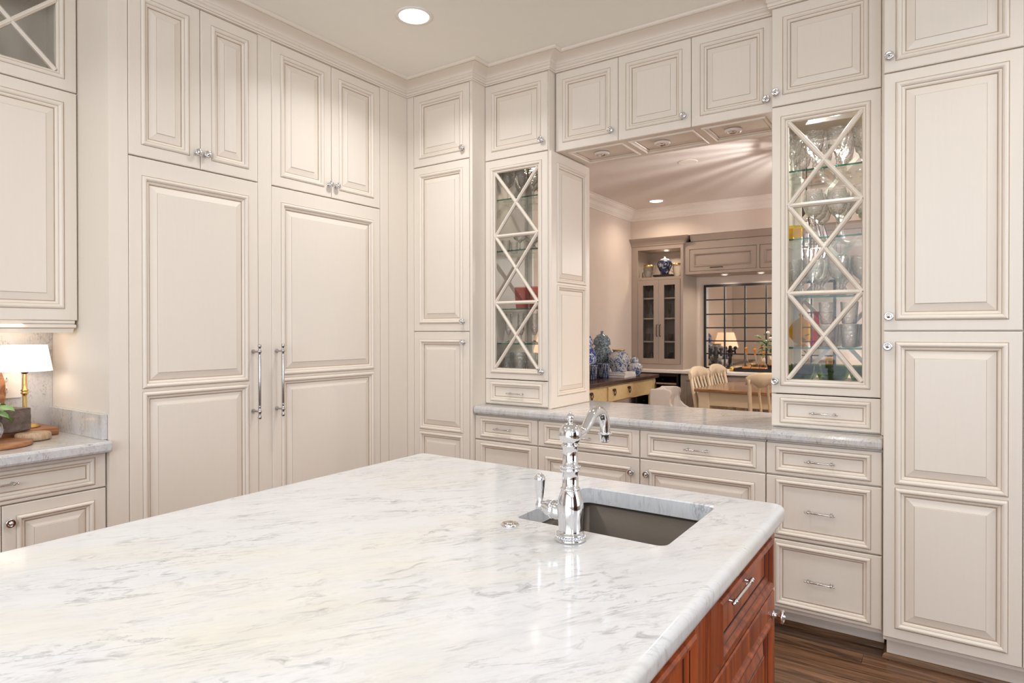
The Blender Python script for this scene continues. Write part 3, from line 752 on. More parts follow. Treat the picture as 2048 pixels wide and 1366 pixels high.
put_glass('bowl', YELLOWG, 'yellow_glass_vase', 'vase', 'yellow-green glass vase at left of the second shelf in right cabinet', None, -0.585, 3.28, 1.792, 0.75)
t = thing('candy_dish', 'yellow glass covered candy dish on the fourth shelf of right cabinet', 'dish', (-0.545, 3.235, 1.288))
bm = bmesh.new(); lathe(bm, [(0.030, 0), (0.026, 0.005), (0.015, 0.012), (0.03, 0.022), (0.05, 0.045), (0.056, 0.078)], seg=20, flute=.03, nfl=8); obj('bowl', bm, YELLOWG, t)
bm = bmesh.new(); lathe(bm, [(0.058, 0.078), (0.050, 0.092), (0.032, 0.118), (0.008, 0.136), (0.005, 0.141), (0.011, 0.148), (0.009, 0.156), (0.0001, 0.160)], seg=20, flute=.02, nfl=8); obj('lid', bm, YELLOWG, t)
bm = bmesh.new(); lathe(bm, [(0.0001, 0.0), (0.028, 0), (0.032, 0.02), (0.024, 0.06), (0.014, 0.11), (0.011, 0.15), (0.018, 0.168)], seg=20)
tag(obj('red_vase', bm, REDG, None, (-0.50, 3.38, 1.2885)), 'bright red glass vase behind the yellow candy dish', 'vase')

def puck_light(name, x, y, z, label, power, r=0.032, m=PUCK, lm=WARM, grp=None, spread=150):
    t = thing(name, label, 'light', (x, y, z), 0, grp)
    bm = bmesh.new(); lathe(bm, [(r * 1.35, 0), (r * 1.35, -0.004), (r * 1.05, -0.008), (r, -0.004)], seg=28); obj('trim_ring', bm, WHITE_TRIM, t)
    bm = bmesh.new(); ring = lathe(bm, [(r, -0.004), (r * 0.5, -0.005), (0.001, -0.005)], seg=28); obj('lens', bm, m, t)
    if power:
        a = area('lamp', (0, 0, -0.012), (0, 0, 0), r * 2, 0, power, lm, 'DISK', spread); a.parent = t
    return t
puck_light('puck_light', -0.415, 3.30, 2.384, 'round puck light in the ceiling of the right display cabinet', 7.0, 0.036, lm=(1, .95, .88))
puck_light('puck_light', -2.09, 3.34, 2.384, 'added puck light in the ceiling of the left display cabinet', 0.5, 0.03)  # added lamp; the left cabinet has no light of its own

# bridge cabinet over the opening
t = thing('bridge_cabinet', 'three-door cream cabinet bridging the pass-through opening', 'cabinet', (-1.858, 3.185, 2.404))
wd = 1.203
box_part(t, 'body', 0.001, wd - .001, 0.022, 0.31, 0.028, 0.458, CREAM)
for a, b_, kx in ((0.003, 0.397, -1.499), (0.397, 0.802, -1.093), (0.802, wd - .002, -0.688)):
    door(t, a, b_, 0.0, 0.457, True, (), 0.044, 1.1, kn=(kx + 1.858, 0.061))
bm = bmesh.new()   # soffit board with three recessed panels (facing down): build flat then rotate
frame_mesh(bm, 0.0, 1.203, 0.0215, 0.385, [(0.05, 0.397, 0.055, 0.335), (0.428, 0.800, 0.055, 0.335), (0.831, 1.153, 0.055, 0.335)], 0.02, 0.9, 'closed')
for v in bm.verts: x, y, z = v.co; v.co = (x, z, y)
s = obj('soffit_board', bm, [CREAM, GLAZE], t, (0, 0, 0.004))
for v in ((0.05, 0.397), (0.428, 0.800), (0.831, 1.153)):
    bm = bmesh.new(); i = .0275; panel_mesh(bm, v[0] + i, v[1] - i, 0.055 + i, 0.335 - i, False, 1)
    for q in bm.verts: x, y, z = q.co; q.co = (x, z, y)
    obj('flat_panel', bm, [CREAM, GLAZE], s)
for x, lab in ((-1.655, 'left recessed swivel spotlight under the bridge cabinet'), (-1.284, 'middle recessed swivel spotlight under the bridge cabinet'), (-0.898, 'right recessed swivel spotlight under the bridge cabinet')):
    p = thing('spotlight', lab, 'light', (x, 3.385, 2.4135))
    bm = bmesh.new(); lathe(bm, [(0.044, 0), (0.044, -0.006), (0.040, -0.011), (0.026, -0.013), (0.024, -0.008)], seg=28); obj('trim_ring', bm, WHITE_TRIM, p)
    bm = bmesh.new(); lathe(bm, [(0.024, -0.008), (0.019, -0.017), (0.008, -0.020), (0.0005, -0.020)], seg=20); obj('swivel_lamp', bm, NICKEL, p)

# tall pantry right
YR = 2.967
t = thing('pantry_cabinet', 'tall wide cream pantry at far right beside the crystal display cabinet', 'cabinet', (-0.193, YR, 0))
wd = 0.445
box_part(t, 'body', 0.001, 0.95, 0.022, 0.53, 0.10, 2.862, CREAM)
bm = bmesh.new(); bx(bm, 0.010, 0.95, 0.085, 0.53, 0.0, 0.10); obj('toe_kick', bm, CREAM, t)
door(t, 0.0, wd, 2.404, 2.861, True, (), 0.040, 1.15, kn=(0.0205, 2.466))
door(t, 0.0, wd, 1.362, 2.402, True, (), 0.040, 1.15, kn=(0.021, 1.4205))
door(t, 0.0, wd, 0.119, 1.360, True, (0.737,), 0.040, 1.15, kn=(0.017, 1.300))
for a, b_ in ((2.404, 2.861), (1.362, 2.402), (0.119, 1.360)): door(t, wd, wd * 2, a, b_, True, (), 0.040, 1.15)
bm = bmesh.new()
sweep(bm, [(-0.185, 3.16), (-0.185, 3.050), (0.9, 3.050)], [(0, 0.022, 0), (0.006, 0.020, 0), (0.012, 0.012, 0), (0.014, 0.0005, 0)])
struct('baseboard_right', bm, SHOEW)
bm = bmesh.new()
sweep(bm, [(-2.2, 3.134), (-0.196, 3.134)], [(0, 0.022, 0), (0.006, 0.020, 0), (0.012, 0.012, 0), (0.014, 0.0005, 0)])
struct('baseboard_back', bm, SHOEW)

# base cabinets on wall B
YD = 3.015
def base(x0, x1, lab, parts):
    t = thing('base_cabinet', lab, 'cabinet', (x0, YD, 0))
    box_part(t, 'body', 0.001, x1 - x0 - .001, 0.022, 0.48, 0.10, 0.868, CREAM)
    box_part(t, 'toe_kick', 0.001, x1 - x0 - .001, 0.12, 0.48, 0.0, 0.10, CREAM)
    for p in parts: p(t)
    return t
def D(a, b_, z0, z1, px, pz, st=0.034):
    def f(t):
        d = door(t, a, b_, z0, z1, False, (), 0.038, 1.0, name='drawer', rail=0.0135); pull(d, px, pz, 0.118)
    return f
def DR(a, b_, z0, z1, kx, kz): return lambda t: door(t, a, b_, z0, z1, True, (), 0.044, 1.05, kn=(kx, kz))
base(-2.317, -1.874, 'cream base cabinet at the left end with a drawer over a deep drawer', [
    D(0, 0.443, 0.717, 0.860, 0.205, 0.788), D(0, 0.443, 0.12, 0.713, 0.22, 0.42, 0.042)])
base(-1.872, -0.656, 'wide cream base cabinet with two drawers over two knobbed doors', [
    D(0.0, 0.607, 0.717, 0.860, 0.276, 0.787), D(0.609, 1.216, 0.717, 0.860, 0.902, 0.788),
    DR(0.0, 0.607, 0.12, 0.713, 0.567, 0.643), DR(0.609, 1.216, 0.12, 0.713, 0.649, 0.643)])
base(-0.654, -0.1965, 'cream three-drawer base cabinet beside the right tall pantry', [
    D(0, 0.456, 0.717, 0.860, 0.223, 0.789), D(0, 0.456, 0.432, 0.713, 0.223, 0.569, 0.036), D(0, 0.456, 0.120, 0.428, 0.223, 0.266, 0.036)])
# counter on wall B and through the opening
bm = bmesh.new()
bx(bm, -2.3165, -0.1945, 2.992, 3.670, 0.8695, 0.9145, 0, 0.014)
tag(obj('countertop', bm, MARBLE2), 'long grey-veined quartzite counter running through the pass-through opening', 'countertop')
bm = bmesh.new(); bx(bm, -0.1925, -0.1915, 3.6, 3.61, 0.9, 0.91); bm.free()

# ================================================================== ISLAND
isl = thing('island_cabinet', 'cherry wood kitchen island cabinet carrying the pale stone top', 'cabinet', (-0.352, -0.9, 0), RA)
# local x = world y + .9 ; front toward +x
bm = bmesh.new(); 
bx(bm, 0.0, 2.625, 0.022, 0.10, 0.10, 0.868)      # strip along the right face
obj('body', bm, CHERRY, isl)
bm = bmesh.new(); bx(bm, 0, 2.625, 0.53, 1.20, 0.10, 0.868); bx(bm, 0, 2.12, 0.10, 0.53, 0.10, 0.868); bx(bm, 2.57, 2.625, 0.10, 0.53, 0.1, 0.868)
obj('far_body', bm, CHERRY, isl)
bm = bmesh.new(); bx(bm, 0.05, 2.56, 0.08, 1.14, 0.0, 0.10); obj('toe_kick', bm, CHERRY_DK, isl)
CW = (CHERRY, CHERRY_DK)
Y = lambda y: y + 0.9
def isl_unit(a, b_, ky, py):
    d = door(isl, Y(a), Y(b_), 0.700, 0.862, False, (), 0.042, 1.15, mats=CW, name='drawer', rail=0.016)
    if py:
        pull(d, Y(py), 0.829, 0.15, CHROME)
    door(isl, Y(a), Y(b_), 0.12, 0.697, True, (), 0.050, 1.2, mats=CW, kn=(Y(ky), 0.64), kmat=CHROME)
isl_unit(1.175, 1.724, 1.698, 1.335)
isl_unit(0.56, 1.125, 1.09, 0.84)
isl_unit(-0.05, 0.51, 0.47, 0.23)
isl_unit(-0.66, -0.10, -0.15, -0.38)
for a in (1.125, 0.51, -0.10):
    bm = bmesh.new(); bx(bm, Y(a) + .002, Y(a) + .048, 0.002, 0.022, 0.1, 0.866)
    for q in (0.012, 0.0235, 0.035): lathe(bm, [(0.004, 0.12), (0.004, 0.85)], (Y(a) + .002 + q, 0.003, 0), 8)
    obj('fluted_stile', bm, CHERRY, isl)

t = thing('added_dark_cabinet', 'added unseen espresso tall cabinet, put in to darken the faucet reflections', 'cabinet', (2.45, -0.9, 0), math.radians(-90))  # unseen cabinet added to put dark stripes into the chrome reflections
t.location = (2.45, 1.25, 0)
box_part(t, 'body', 0.0, 2.1, 0.022, 0.6, 0.0, 2.3, DARKTOP)
for a in range(4):
    for z0_, z1_ in ((0.1, 0.95), (0.96, 2.28)): door(t, a * .525, a * .525 + .523, z0_, z1_, True, (), 0.06, 1.2, mats=(DARKTOP, CHERRY_DK), kn=(a * .525 + (.48 if a % 2 == 0 else .04), 0.9 if z0_ < .5 else 1.05), kmat=CHROME)
# stone top with sink cut-out: profile ring sweep around outer edge, flat top with hole
def slab_with_hole(x0, x1, y0, y1, z0, z1, hx0, hx1, hy0, hy1, r=0.016):
    bm = bmesh.new()
    seg = 6; cr_ = 0.03; cs = 5
    def loop(x0, x1, y0, y1, rad, z):
        pts = []
        for cx, cy, a0 in ((x1 - rad, y1 - rad, 0), (x0 + rad, y1 - rad, 90), (x0 + rad, y0 + rad, 180), (x1 - rad, y0 + rad, 270)):
            for i in range(cs + 1):
                a = math.radians(a0 + 90 * i / cs); pts.append((cx + rad * math.cos(a), cy + rad * math.sin(a), z))
        return pts
    lp = []
    for i in range(seg + 1):
        a = PI / 2 * i / seg
        ins = r * (1 - math.sin(a)); z = z1 - r * (1 - math.cos(a))
        lp.append(loop(x0 + ins, x1 - ins, y0 + ins, y1 - ins, max(cr_ - ins, .004), z))
    for i in range(seg + 1):
        a = PI / 2 * i / seg
        ins = r * (1 - math.cos(a)); z = z0 + r * (1 - math.sin(a))
        lp.append(loop(x0 + ins, x1 - ins, y0 + ins, y1 - ins, max(cr_ - ins, .004), z))
    rings = [[bm.verts.new(p) for p in l_] for l_ in lp]
    n = len(rings[0])
    for a, b_ in zip(rings, rings[1:]):
        for k in range(n):
            f = bm.faces.new((a[k], a[(k + 1) % n], b_[(k + 1) % n], b_[k])); f.smooth = True
    hr = 0.022
    hole = [[bm.verts.new(p) for p in loop(hx0 - .003, hx1 + .003, hy0 - .003, hy1 + .003, hr, z1)]]
    hole.append([bm.verts.new(p) for p in loop(hx0, hx1, hy0, hy1, hr, z1 - .003)])
    hole.append([bm.verts.new(p) for p in loop(hx0, hx1, hy0, hy1, hr, z0)])
    for a, b_ in zip(hole, hole[1:]):
        for k in range(n): bm.faces.new((a[k], b_[k], b_[(k + 1) % n], a[(k + 1) % n]))
    for outer, inner in ((rings[0], hole[0]), (rings[-1], hole[-1])):
        for k in range(n):
            bm.faces.new((outer[k], outer[(k + 1) % n], inner[(k + 1) % n], inner[k]))
    return bm
SX0, SX1, SY0, SY1 = -0.848, -0.474, 1.262, 1.625
bm = slab_with_hole(-1.592, -0.328, -0.92, 1.752, 0.8695, 0.914, SX0, SX1, SY0, SY1)
top = obj('island_countertop', bm, MARBLE)
tag(top, 'large pale veined quartzite island top with a sink cut-out', 'countertop')

# undermount sink
t = thing('sink', 'square brushed steel undermount sink in the island top', 'sink', (-0.661, 1.4435, 0.869))
bm = bmesh.new()
hx, hy = (SX1 - SX0) / 2 + .004, (SY1 - SY0) / 2 + .004; dp = -0.20
def rr(hx, hy, r, z, n=6):
    out = []
    for cx, cy, a0 in ((hx - r, hy - r, 0), (-hx + r, hy - r, 90), (-hx + r, -hy + r, 180), (hx - r, -hy + r, 270)):
        for i in range(n + 1):
            a = math.radians(a0 + 90 * i / n); out.append(bm.verts.new((cx + r * math.cos(a), cy + r * math.sin(a), z)))
    return out
L = [rr(hx + .02, hy + .02, .03, -.0005), rr(hx, hy, .018, -.0005), rr(hx, hy, .018, dp + .02), rr(hx - .006, hy - .006, .02, dp + .006), rr(hx - .02, hy - .02, .02, dp), rr(0.03, 0.03, 0.0299, dp - .002)]
for a, b_ in zip(L, L[1:]):
    for k in range(len(a)):
        f = bm.faces.new((a[k], a[(k + 1) % len(a)], b_[(k + 1) % len(a)], b_[k])); f.smooth = True
obj('basin', bm, STEEL, t)
bm = bmesh.new(); lathe(bm, [(0.042, dp + .0005), (0.038, dp + .003), (0.030, dp + .001), (0.024, dp - .008), (0.0005, dp - .008)], seg=24); obj('drain', bm, CHROME, t)

# faucet
t = thing('faucet', 'polished chrome bridge-style faucet with side lever beside the island sink', 'faucet', (-0.657, 1.190, 0.9142))
def beads(bm, r, z, n, br):
    for i in range(n):
        a = 2 * PI * i / n; sph(bm, (r * math.cos(a), r * math.sin(a), z), br, 0, 6, 4)
bm = bmesh.new()
lathe(bm, [(0.0001, 0), (0.0325, 0), (0.0335, 0.003), (0.0325, 0.006), (0.029, 0.008), (0.029, 0.011), (0.031, 0.013), (0.030, 0.016), (0.0265, 0.018),
           (0.0255, 0.022), (0.0255, 0.030), (0.0265, 0.045), (0.0285, 0.060), (0.0285, 0.075), (0.026, 0.090), (0.021, 0.104), (0.019, 0.109)], seg=36)
beads(bm, 0.0315, 0.0105, 30, 0.0023)
obj('body', bm, CHROME, t)
bm = bmesh.new()
lathe(bm, [(0.019, 0.107), (0.0205, 0.109), (0.0205, 0.112), (0.0175, 0.114), (0.0172, 0.135), (0.0172, 0.146), (0.021, 0.149), (0.021, 0.152), (0.018, 0.154), (0.0215, 0.157), (0.0215, 0.160), (0.017, 0.163),
           (0.0165, 0.185), (0.0165, 0.200), (0.0195, 0.202), (0.0195, 0.205), (0.014, 0.207)], seg=32)
for z, r, n in ((0.1105, 0.0195, 22), (0.1505, 0.0205, 22), (0.1585, 0.021, 22)): beads(bm, r, z, n, 0.0020)
obj('column', bm, CHROME, t)
bm = bmesh.new(); sph(bm, (0, 0, 0.227), 0.0255, 0, 28, 18)
lathe(bm, [(0.018, 0.250), (0.013, 0.253), (0.014, 0.256), (0.007, 0.260), (0.0045, 0.266), (0.006, 0.272), (0.0042, 0.276), (0.0075, 0.279), (0.009, 0.283), (0.0075, 0.288), (0.003, 0.291), (0.003, 0.293), (0.0001, 0.2955)], (0, 0, -0.020), 20)
obj('finial', bm, CHROME, t)
for v in bpy.data.objects[t.name].children[-1].data.vertices: pass
bm = bmesh.new()
sp = [(0, 0.020, 0.222), (0, 0.045, 0.2225), (0, 0.062, 0.226), (0, 0.080, 0.238), (0, 0.098, 0.253), (0, 0.116, 0.261), (0, 0.136, 0.262), (0, 0.153, 0.255), (0, 0.164, 0.241), (0, 0.168, 0.224), (0, 0.168, 0.206)]
def catmull(p, n=4):
    p = [Vector(q) for q in p]; out = []
    for i in range(len(p) - 1):
        a, b_, c, d = p[max(i - 1, 0)], p[i], p[i + 1], p[min(i + 2, len(p) - 1)]
        for k in range(n):
            s_ = k / n; out.append(0.5 * ((2 * b_) + (c - a) * s_ + (2 * a - 5 * b_ + 4 * c - d) * s_ * s_ + (3 * b_ - a - 3 * c + d) * s_ ** 3))
    out.append(p[-1]); return out
cs_ = catmull(sp); n = len(cs_)
tube(bm, cs_, [0.0085 if i < 5 else 0.0085 + 0.0035 * min(1, (i - 5) / 8) for i in range(n)], 16)
lathe(bm, [(0.011, 0.209), (0.014, 0.209), (0.0148, 0.206), (0.014, 0.203), (0.012, 0.202), (0.0125, 0.188), (0.0105, 0.186), (0.0005, 0.186)], (0, 0.168, 0), 24)
for i in range(18):
    a = 2 * PI * i / 18; sph(bm, (0.0145 * math.cos(a), 0.168 + 0.0145 * math.sin(a), 0.206), 0.0021, 0, 6, 4)
obj('spout', bm, CHROME, t)
bm = bmesh.new()
lathe(bm, [(0.014, -0.018), (0.0165, -0.026), (0.0185, -0.033), (0.0185, -0.036), (0.0165, -0.037), (0.0165, -0.041), (0.0190, -0.043), (0.0180, -0.046), (0.0165, -0.058), (0.012, -0.064), (0.012, -0.067), (0.007, -0.070), (0.0055, -0.082), (0.0001, -0.0825)], (0, 0, 0.055), 28, 0, 'X')
for i in range(20):
    a = 2 * PI * i / 20; sph(bm, (-0.0445, 0.0185 * math.cos(a), 0.055 + 0.0185 * math.sin(a)), 0.0021, 0, 6, 4)
for v in bm.verts:   # the valve neck rises slightly outward
    v.co.z += max(0, (-v.co.x - 0.02)) * 0.15
obj('valve', bm, CHROME, t)
bm = bmesh.new()
lathe(bm, [(0.0001, 0.054), (0.009, 0.056), (0.0105, 0.063), (0.0075, 0.070), (0.0065, 0.073), (0.0085, 0.085), (0.0105, 0.100), (0.0118, 0.117), (0.0128, 0.119), (0.0128, 0.122), (0.0105, 0.127), (0.006, 0.132), (0.003, 0.134), (0.0001, 0.135)], (-0.077, 0, 0), 20)
obj('lever', bm, CHROME, t)
bm = bmesh.new(); lathe(bm, [(0.0201, 0), (0.0205, 0.002), (0.0185, 0.0045), (0.013, 0.0055), (0.0125, 0.004), (0.011, 0.004), (0.0105, 0.0065), (0.006, 0.0072), (0.0001, 0.0074)], seg=28)
tag(obj('air_switch', bm, NICKEL, None, (-0.823, 1.203, 0.9142)), 'round nickel air switch button on island top left of the faucet', 'button')

# ================================================================== kitchen ceiling lights
def downlight(x, y, z, label, power, r=0.075, grp=None, color=WARM, off=False, spread=140):
    t = thing('downlight', label, 'light', (x, y, z), 0, grp)
    bm = bmesh.new(); lathe(bm, [(r * 1.28, 0), (r * 1.28, -0.003), (r * 1.08, -0.006), (r, -0.003)], seg=36); obj('trim_ring', bm, WHITE_TRIM, t)
    bm = bmesh.new(); lathe(bm, [(r, -0.003), (r * 0.5, -0.004), (0.001, -0.004)], seg=36); obj('lens', bm, WHITE_TRIM if off else LENS, t)
    if power:
        a = area('lamp', (0, 0, -0.012), (0, 0, 0), r * 2, 0, power, color, 'DISK', spread); a.parent = t
    return t
KW = (0.94, 0.94, 0.95)
downlight(-2.189, 2.352, CZ, 'lit round recessed light in the kitchen ceiling near the corner', 8, color=KW)
for x, y in ((-0.75, 2.05), (0.7, 2.2), (-2.1, 0.6), (-0.75, 0.4), (0.8, 0.3), (-2.0, -1.2), (0.0, -1.4), (1.8, -0.8), (2.2, 1.6)):
    downlight(x, y, CZ, 'recessed ceiling light behind the viewpoint over the kitchen', 5.5, color=KW, grp='kitchen ceiling lights out of view')

# ================================================================== LEFT COUNTER ITEMS
t = thing('table_lamp', 'small brass stick lamp with lit white shade on left counter', 'lamp', (-3.285, 1.076, 0.948))
bm = bmesh.new(); lathe(bm, [(0.0001, 0), (0.055, 0), (0.055, 0.004), (0.048, 0.008), (0.046, 0.012), (0.02, 0.018), (0.010, 0.024)], seg=28); obj('base', bm, BRASS, t)
bm = bmesh.new(); lathe(bm, [(0.010, 0.022), (0.0085, 0.03), (0.008, 0.135), (0.0085, 0.143), (0.0145, 0.147), (0.0145, 0.151), (0.009, 0.154), (0.0145, 0.158), (0.0145, 0.162), (0.0085, 0.166), (0.0085, 0.20), (0.007, 0.235)], seg=16); obj('stem', bm, BRASS, t)
bm = bmesh.new(); lathe(bm, [(0.007, 0.231), (0.016, 0.240), (0.017, 0.252), (0.0005, 0.253)], seg=16); obj('socket_cap', bm, IRON, t)
bm = bmesh.new(); lathe(bm, [(0.100, 0.244), (0.081, 0.357)], seg=40); obj('lamp_shade', bm, SHADE, t)
pl = bpy.data.lights.new('bulb', 'POINT'); pl.energy = 0.35; pl.color = (1, .86, .7); pl.shadow_soft_size = 0.03
po = bpy.data.objects.new('bulb', pl); COL.objects.link(po); po.parent = t; po.location = (0, 0, 0.30)

t = thing('serving_board', 'round wooden board with pale bark-edged slab on left counter', 'board', (-3.14, 0.985, 0.9143))
bm = bmesh.new(); lathe(bm, [(0.0001, 0), (0.112, 0), (0.120, 0.004), (0.120, 0.015), (0.112, 0.019), (0.0001, 0.019)], (0, 0, 0), 40)
for v in bm.verts: v.co.x *= 1.0; v.co.y *= 0.92 + 0.06 * math.sin(v.co.x * 30)
obj('board', bm, BOARDW, t)
bm = bmesh.new()
lathe(bm, [(0.0001, 0.018), (0.056, 0.018), (0.061, 0.022), (0.061, 0.042), (0.056, 0.047), (0.0001, 0.047)], (-0.065, 0.145, -0.016), 120, 0, 'Z', 0.012, 40)
obj('pale_slice', bm, BEIGEW, t)
bm = bmesh.new(); bx(bm, -0.235, -0.005, -0.35, 0.105, 0, 0.033, 0, 0.006)
tag(obj('cutting_board', bm, BOARDW, None, (-3.17, 1.06, 0.9143)), 'rectangular wooden cutting board under the lamp base', 'board')
bpy.data.objects['serving_board'].location = (-3.04, 0.900, 0.9143)
bm = bmesh.new(); bx(bm, -0.05, 0.05, -0.06, 0.06, 0.0, 0.095, 0, 0.006)
bmesh.ops.subdivide_edges(bm, edges=bm.edges[:], cuts=2, use_grid_fill=True)
for v in bm.verts: v.co += Vector((random.uniform(-.003, .003), random.uniform(-.003, .003), 0))
tag(obj('stone_block', bm, BARK, None, (-3.19, 0.985, 0.949), 0.3), 'rough dark brown stone block between the lamp and basil', 'stone')
# glass vase with basil
t = thing('basil_vase', 'round glass vase of bright green basil on left counter', 'plant', (-3.04, 0.868, 0.9345))
bm = bmesh.new(); lathe(bm, [(0.0001, 0.002), (0.03, 0.001), (0.05, 0.018), (0.058, 0.045), (0.052, 0.070), (0.036, 0.086), (0.038, 0.094)], seg=28); obj('glass_vase', bm, CLEAR, t)
bm = bmesh.new()
for i in range(7):
    a = i * 0.9; tube(bm, [(0.01 * math.cos(a), 0.01 * math.sin(a), 0.01), (0.02 * math.cos(a), 0.02 * math.sin(a), 0.08), (0.05 * math.cos(a), 0.05 * math.sin(a), 0.14 + .01 * (i % 3))], 0.0022, 6)
obj('stems', bm, LEAF, t)
def leaf_mesh(L, W):
    bm = bmesh.new(); g = []
    for i in range(6):
        u = i / 5; wv = W * math.sin(PI * min(1, u * 0.93 + 0.07)) ** 0.7
        g.append([bm.verts.new((L * u, s * wv, 0.25 * abs(s) * wv * 1.0 - 0.35 * L * u * u)) for s in (-1, 0, 1)])
    for a, b_ in zip(g, g[1:]):
        for k in range(2):
            f = bm.faces.new((a[k], b_[k], b_[k + 1], a[k + 1])); f.smooth = True
    return bm
lf = None
for i in range(24):
    a = i * 2.4 + random.random() * .5; h = 0.100 + 0.05 * (i / 24); r = 0.010 + 0.030 * random.random()
    if lf is None: lf = obj('leaf', leaf_mesh(0.062, 0.023), LEAF, t); o = lf
    else: o = lf.copy(); COL.objects.link(o); o.parent = t
    o.location = (r * math.cos(a), r * math.sin(a), h); o.rotation_euler = (random.uniform(-.3, .3), random.uniform(-0.5, 0.5), a); sc = random.uniform(.75, 1.2); o.scale = (sc,) * 3
# leaning oval board at the frame's left edge
bm = bmesh.new(); lathe(bm, [(0.0001, -0.009), (0.085, -0.009), (0.09, -0.006), (0.09, 0.006), (0.085, 0.009), (0.0001, 0.009)], seg=36, axis='Y')
for v in bm.verts: v.co.z *= 1.72
o = obj('leaning_board', bm, BOARDW, None, (-3.383, 0.945, 1.104)); o.rotation_euler = (math.radians(-5), 0, math.radians(80))
tag(o, 'tall oval wooden board leaning on the backsplash left of the lamp', 'board')

# ================================================================== DINING ROOM
# corner cupboard tower
YB_ = 7.12
t = thing('glass_cupboard', 'taupe cupboard with lit open niche over two glass doors', 'cabinet', (-3.088, YB_, 0.9165))
Z = lambda z: z - 0.9165
bm = bmesh.new()
bx(bm, 0, 0.02, 0.02, 0.48, 0, Z(2.37)); bx(bm, 0.615, 0.635, 0.02, 0.48, 0, Z(2.37)); bx(bm, 0.02, 0.615, 0.46, 0.48, 0, Z(2.37))
bx(bm, 0.02, 0.615, 0.02, 0.46, Z(2.34), Z(2.37)); bx(bm, 0.02, 0.615, 0.02, 0.46, Z(1.965), Z(1.99)); bx(bm, 0.02, 0.615, 0.02, 0.46, 0.0, Z(0.97))
for z in (1.76, 1.52, 1.245): bx(bm, 0.02, 0.615, 0.05, 0.46, Z(z) - .018, Z(z))
obj('body', bm, TAUPE, t)
bm = bmesh.new()
for q in ((0, 0.08, 0, Z(2.37)), (0.605, 0.635, 0, Z(2.37)), (0.08, 0.605, Z(2.325), Z(2.37)), (0.08, 0.605, Z(1.968), Z(2.0)), (0.08, 0.605, 0, Z(0.975))): bx(bm, q[0], q[1], 0, 0.02, q[2], q[3])
obj('face_frame', bm, TAUPE, t)
bm = bmesh.new(); sweep(bm, [(0.0, 0.0), (0.635, 0.0), (0.635, 0.11)], [(0, Z(2.37), 0), (0.008, Z(2.372), 0), (0.012, Z(2.385), 0), (0.03, Z(2.41), 0), (0.06, Z(2.44), 0), (0.075, Z(2.457), 0), (0.0, Z(2.458), 0)]); obj('crown', bm, TAUPE, t)
for a, b_, hx in ((0.084, 0.3425, 0.325), (0.3445, 0.601, 0.364)):
    bm = bmesh.new(); z0, z1 = Z(0.978), Z(1.966); s = 0.062
    for q in ((a, a + s, z0, z1), (b_ - s, b_, z0, z1), (a + s, b_ - s, z0, z0 + s), (a + s, b_ - s, z1 - s, z1)): bx(bm, q[0], q[1], -0.004, 0.016, q[2], q[3])
    d = obj('door', bm, TAUPE, t)
    bm = bmesh.new(); quad(bm, [(a + s, 0.008, z0 + s), (b_ - s, 0.008, z0 + s), (b_ - s, 0.008, z1 - s), (a + s, 0.008, z1 - s)]); obj('glass_pane', bm, PANE, d)
    bm = bmesh.new(); tube(bm, [(hx, -0.005, Z(1.30)), (hx, -0.03, Z(1.31)), (hx, -0.03, Z(1.43)), (hx, -0.005, Z(1.44))], 0.005, 8); obj('handle', bm, IRON, d)
bm = bmesh.new(); bx(bm, 0.0, 0.637, 0, 0.002, 0, 0.001); bm.free()
puck_light('puck_light', -2.74, 7.36, 2.338, 'small spotlight in the ceiling of the cupboard niche', 2.2, 0.028)
# niche contents
t = thing('ginger_jar', 'dark blue and white jar on stand in the cupboard niche', 'jar', (-2.755, 7.34, 1.9915))
bm = bmesh.new(); bx(bm, -0.13, 0.11, -0.05, 0.05, 0.030, 0.052, 0, 0.003); bx(bm, -0.12, -0.10, -.04, .04, 0, .03); bx(bm, 0.08, 0.10, -.04, .04, 0, .03); obj('stand', bm, IRON, t)
bm = bmesh.new(); lathe(bm, [(0.0001, 0.053), (0.05, 0.053), (0.053, 0.08), (0.082, 0.14), (0.092, 0.18), (0.075, 0.212), (0.05, 0.217)], seg=24); obj('jar_body', bm, BW4, t)
bm = bmesh.new(); lathe(bm, [(0.058, 0.216), (0.06, 0.224), (0.045, 0.238), (0.02, 0.245), (0.01, 0.248), (0.014, 0.258), (0.0001, 0.268)], seg=24); obj('lid', bm, WHITE_TRIM, t)
def pitcher(x, rz, label):
    t = thing('glass_pitcher', label, 'pitcher', (x, 7.28, 1.9915), rz)
    bm = bmesh.new(); lathe(bm, [(0.0001, 0.002), (0.04, 0.001), (0.045, 0.01), (0.038, 0.02), (0.05, 0.06), (0.06, 0.12), (0.056, 0.15)], seg=20, flute=.03, nfl=10); obj('jug', bm, CRYSTAL, t)
    bm = bmesh.new(); lathe(bm, [(0.057, 0.149), (0.058, 0.165), (0.05, 0.172)], seg=20); obj('gilt_rim', bm, BRASS, t)
    bm = bmesh.new(); tube(bm, [(0.055, 0, 0.15), (0.085, 0, 0.155), (0.095, 0, 0.12), (0.08, 0, 0.085), (0.055, 0, 0.07)], 0.006, 8); obj('handle', bm, CRYSTAL, t)
pitcher(-2.94, 0.0, 'gilt-rimmed glass pitcher left of the jar in the cupboard niche')
pitcher(-2.575, PI, 'gilt-rimmed glass pitcher right of the jar in the cupboard niche')
bm = bmesh.new(); lathe(bm, [(0.0001, -0.003), (0.055, -0.003), (0.065, 0.004), (0.0001, 0.003)], seg=24, axis='Y')
o = obj('standing_plate', bm, CRYSTAL, None, (-3.0, 7.40, 2.062)); o.rotation_euler = (math.radians(-8), 0, 0.15); tag(o, 'round glass plate standing at the left of the cupboard niche', 'plate')
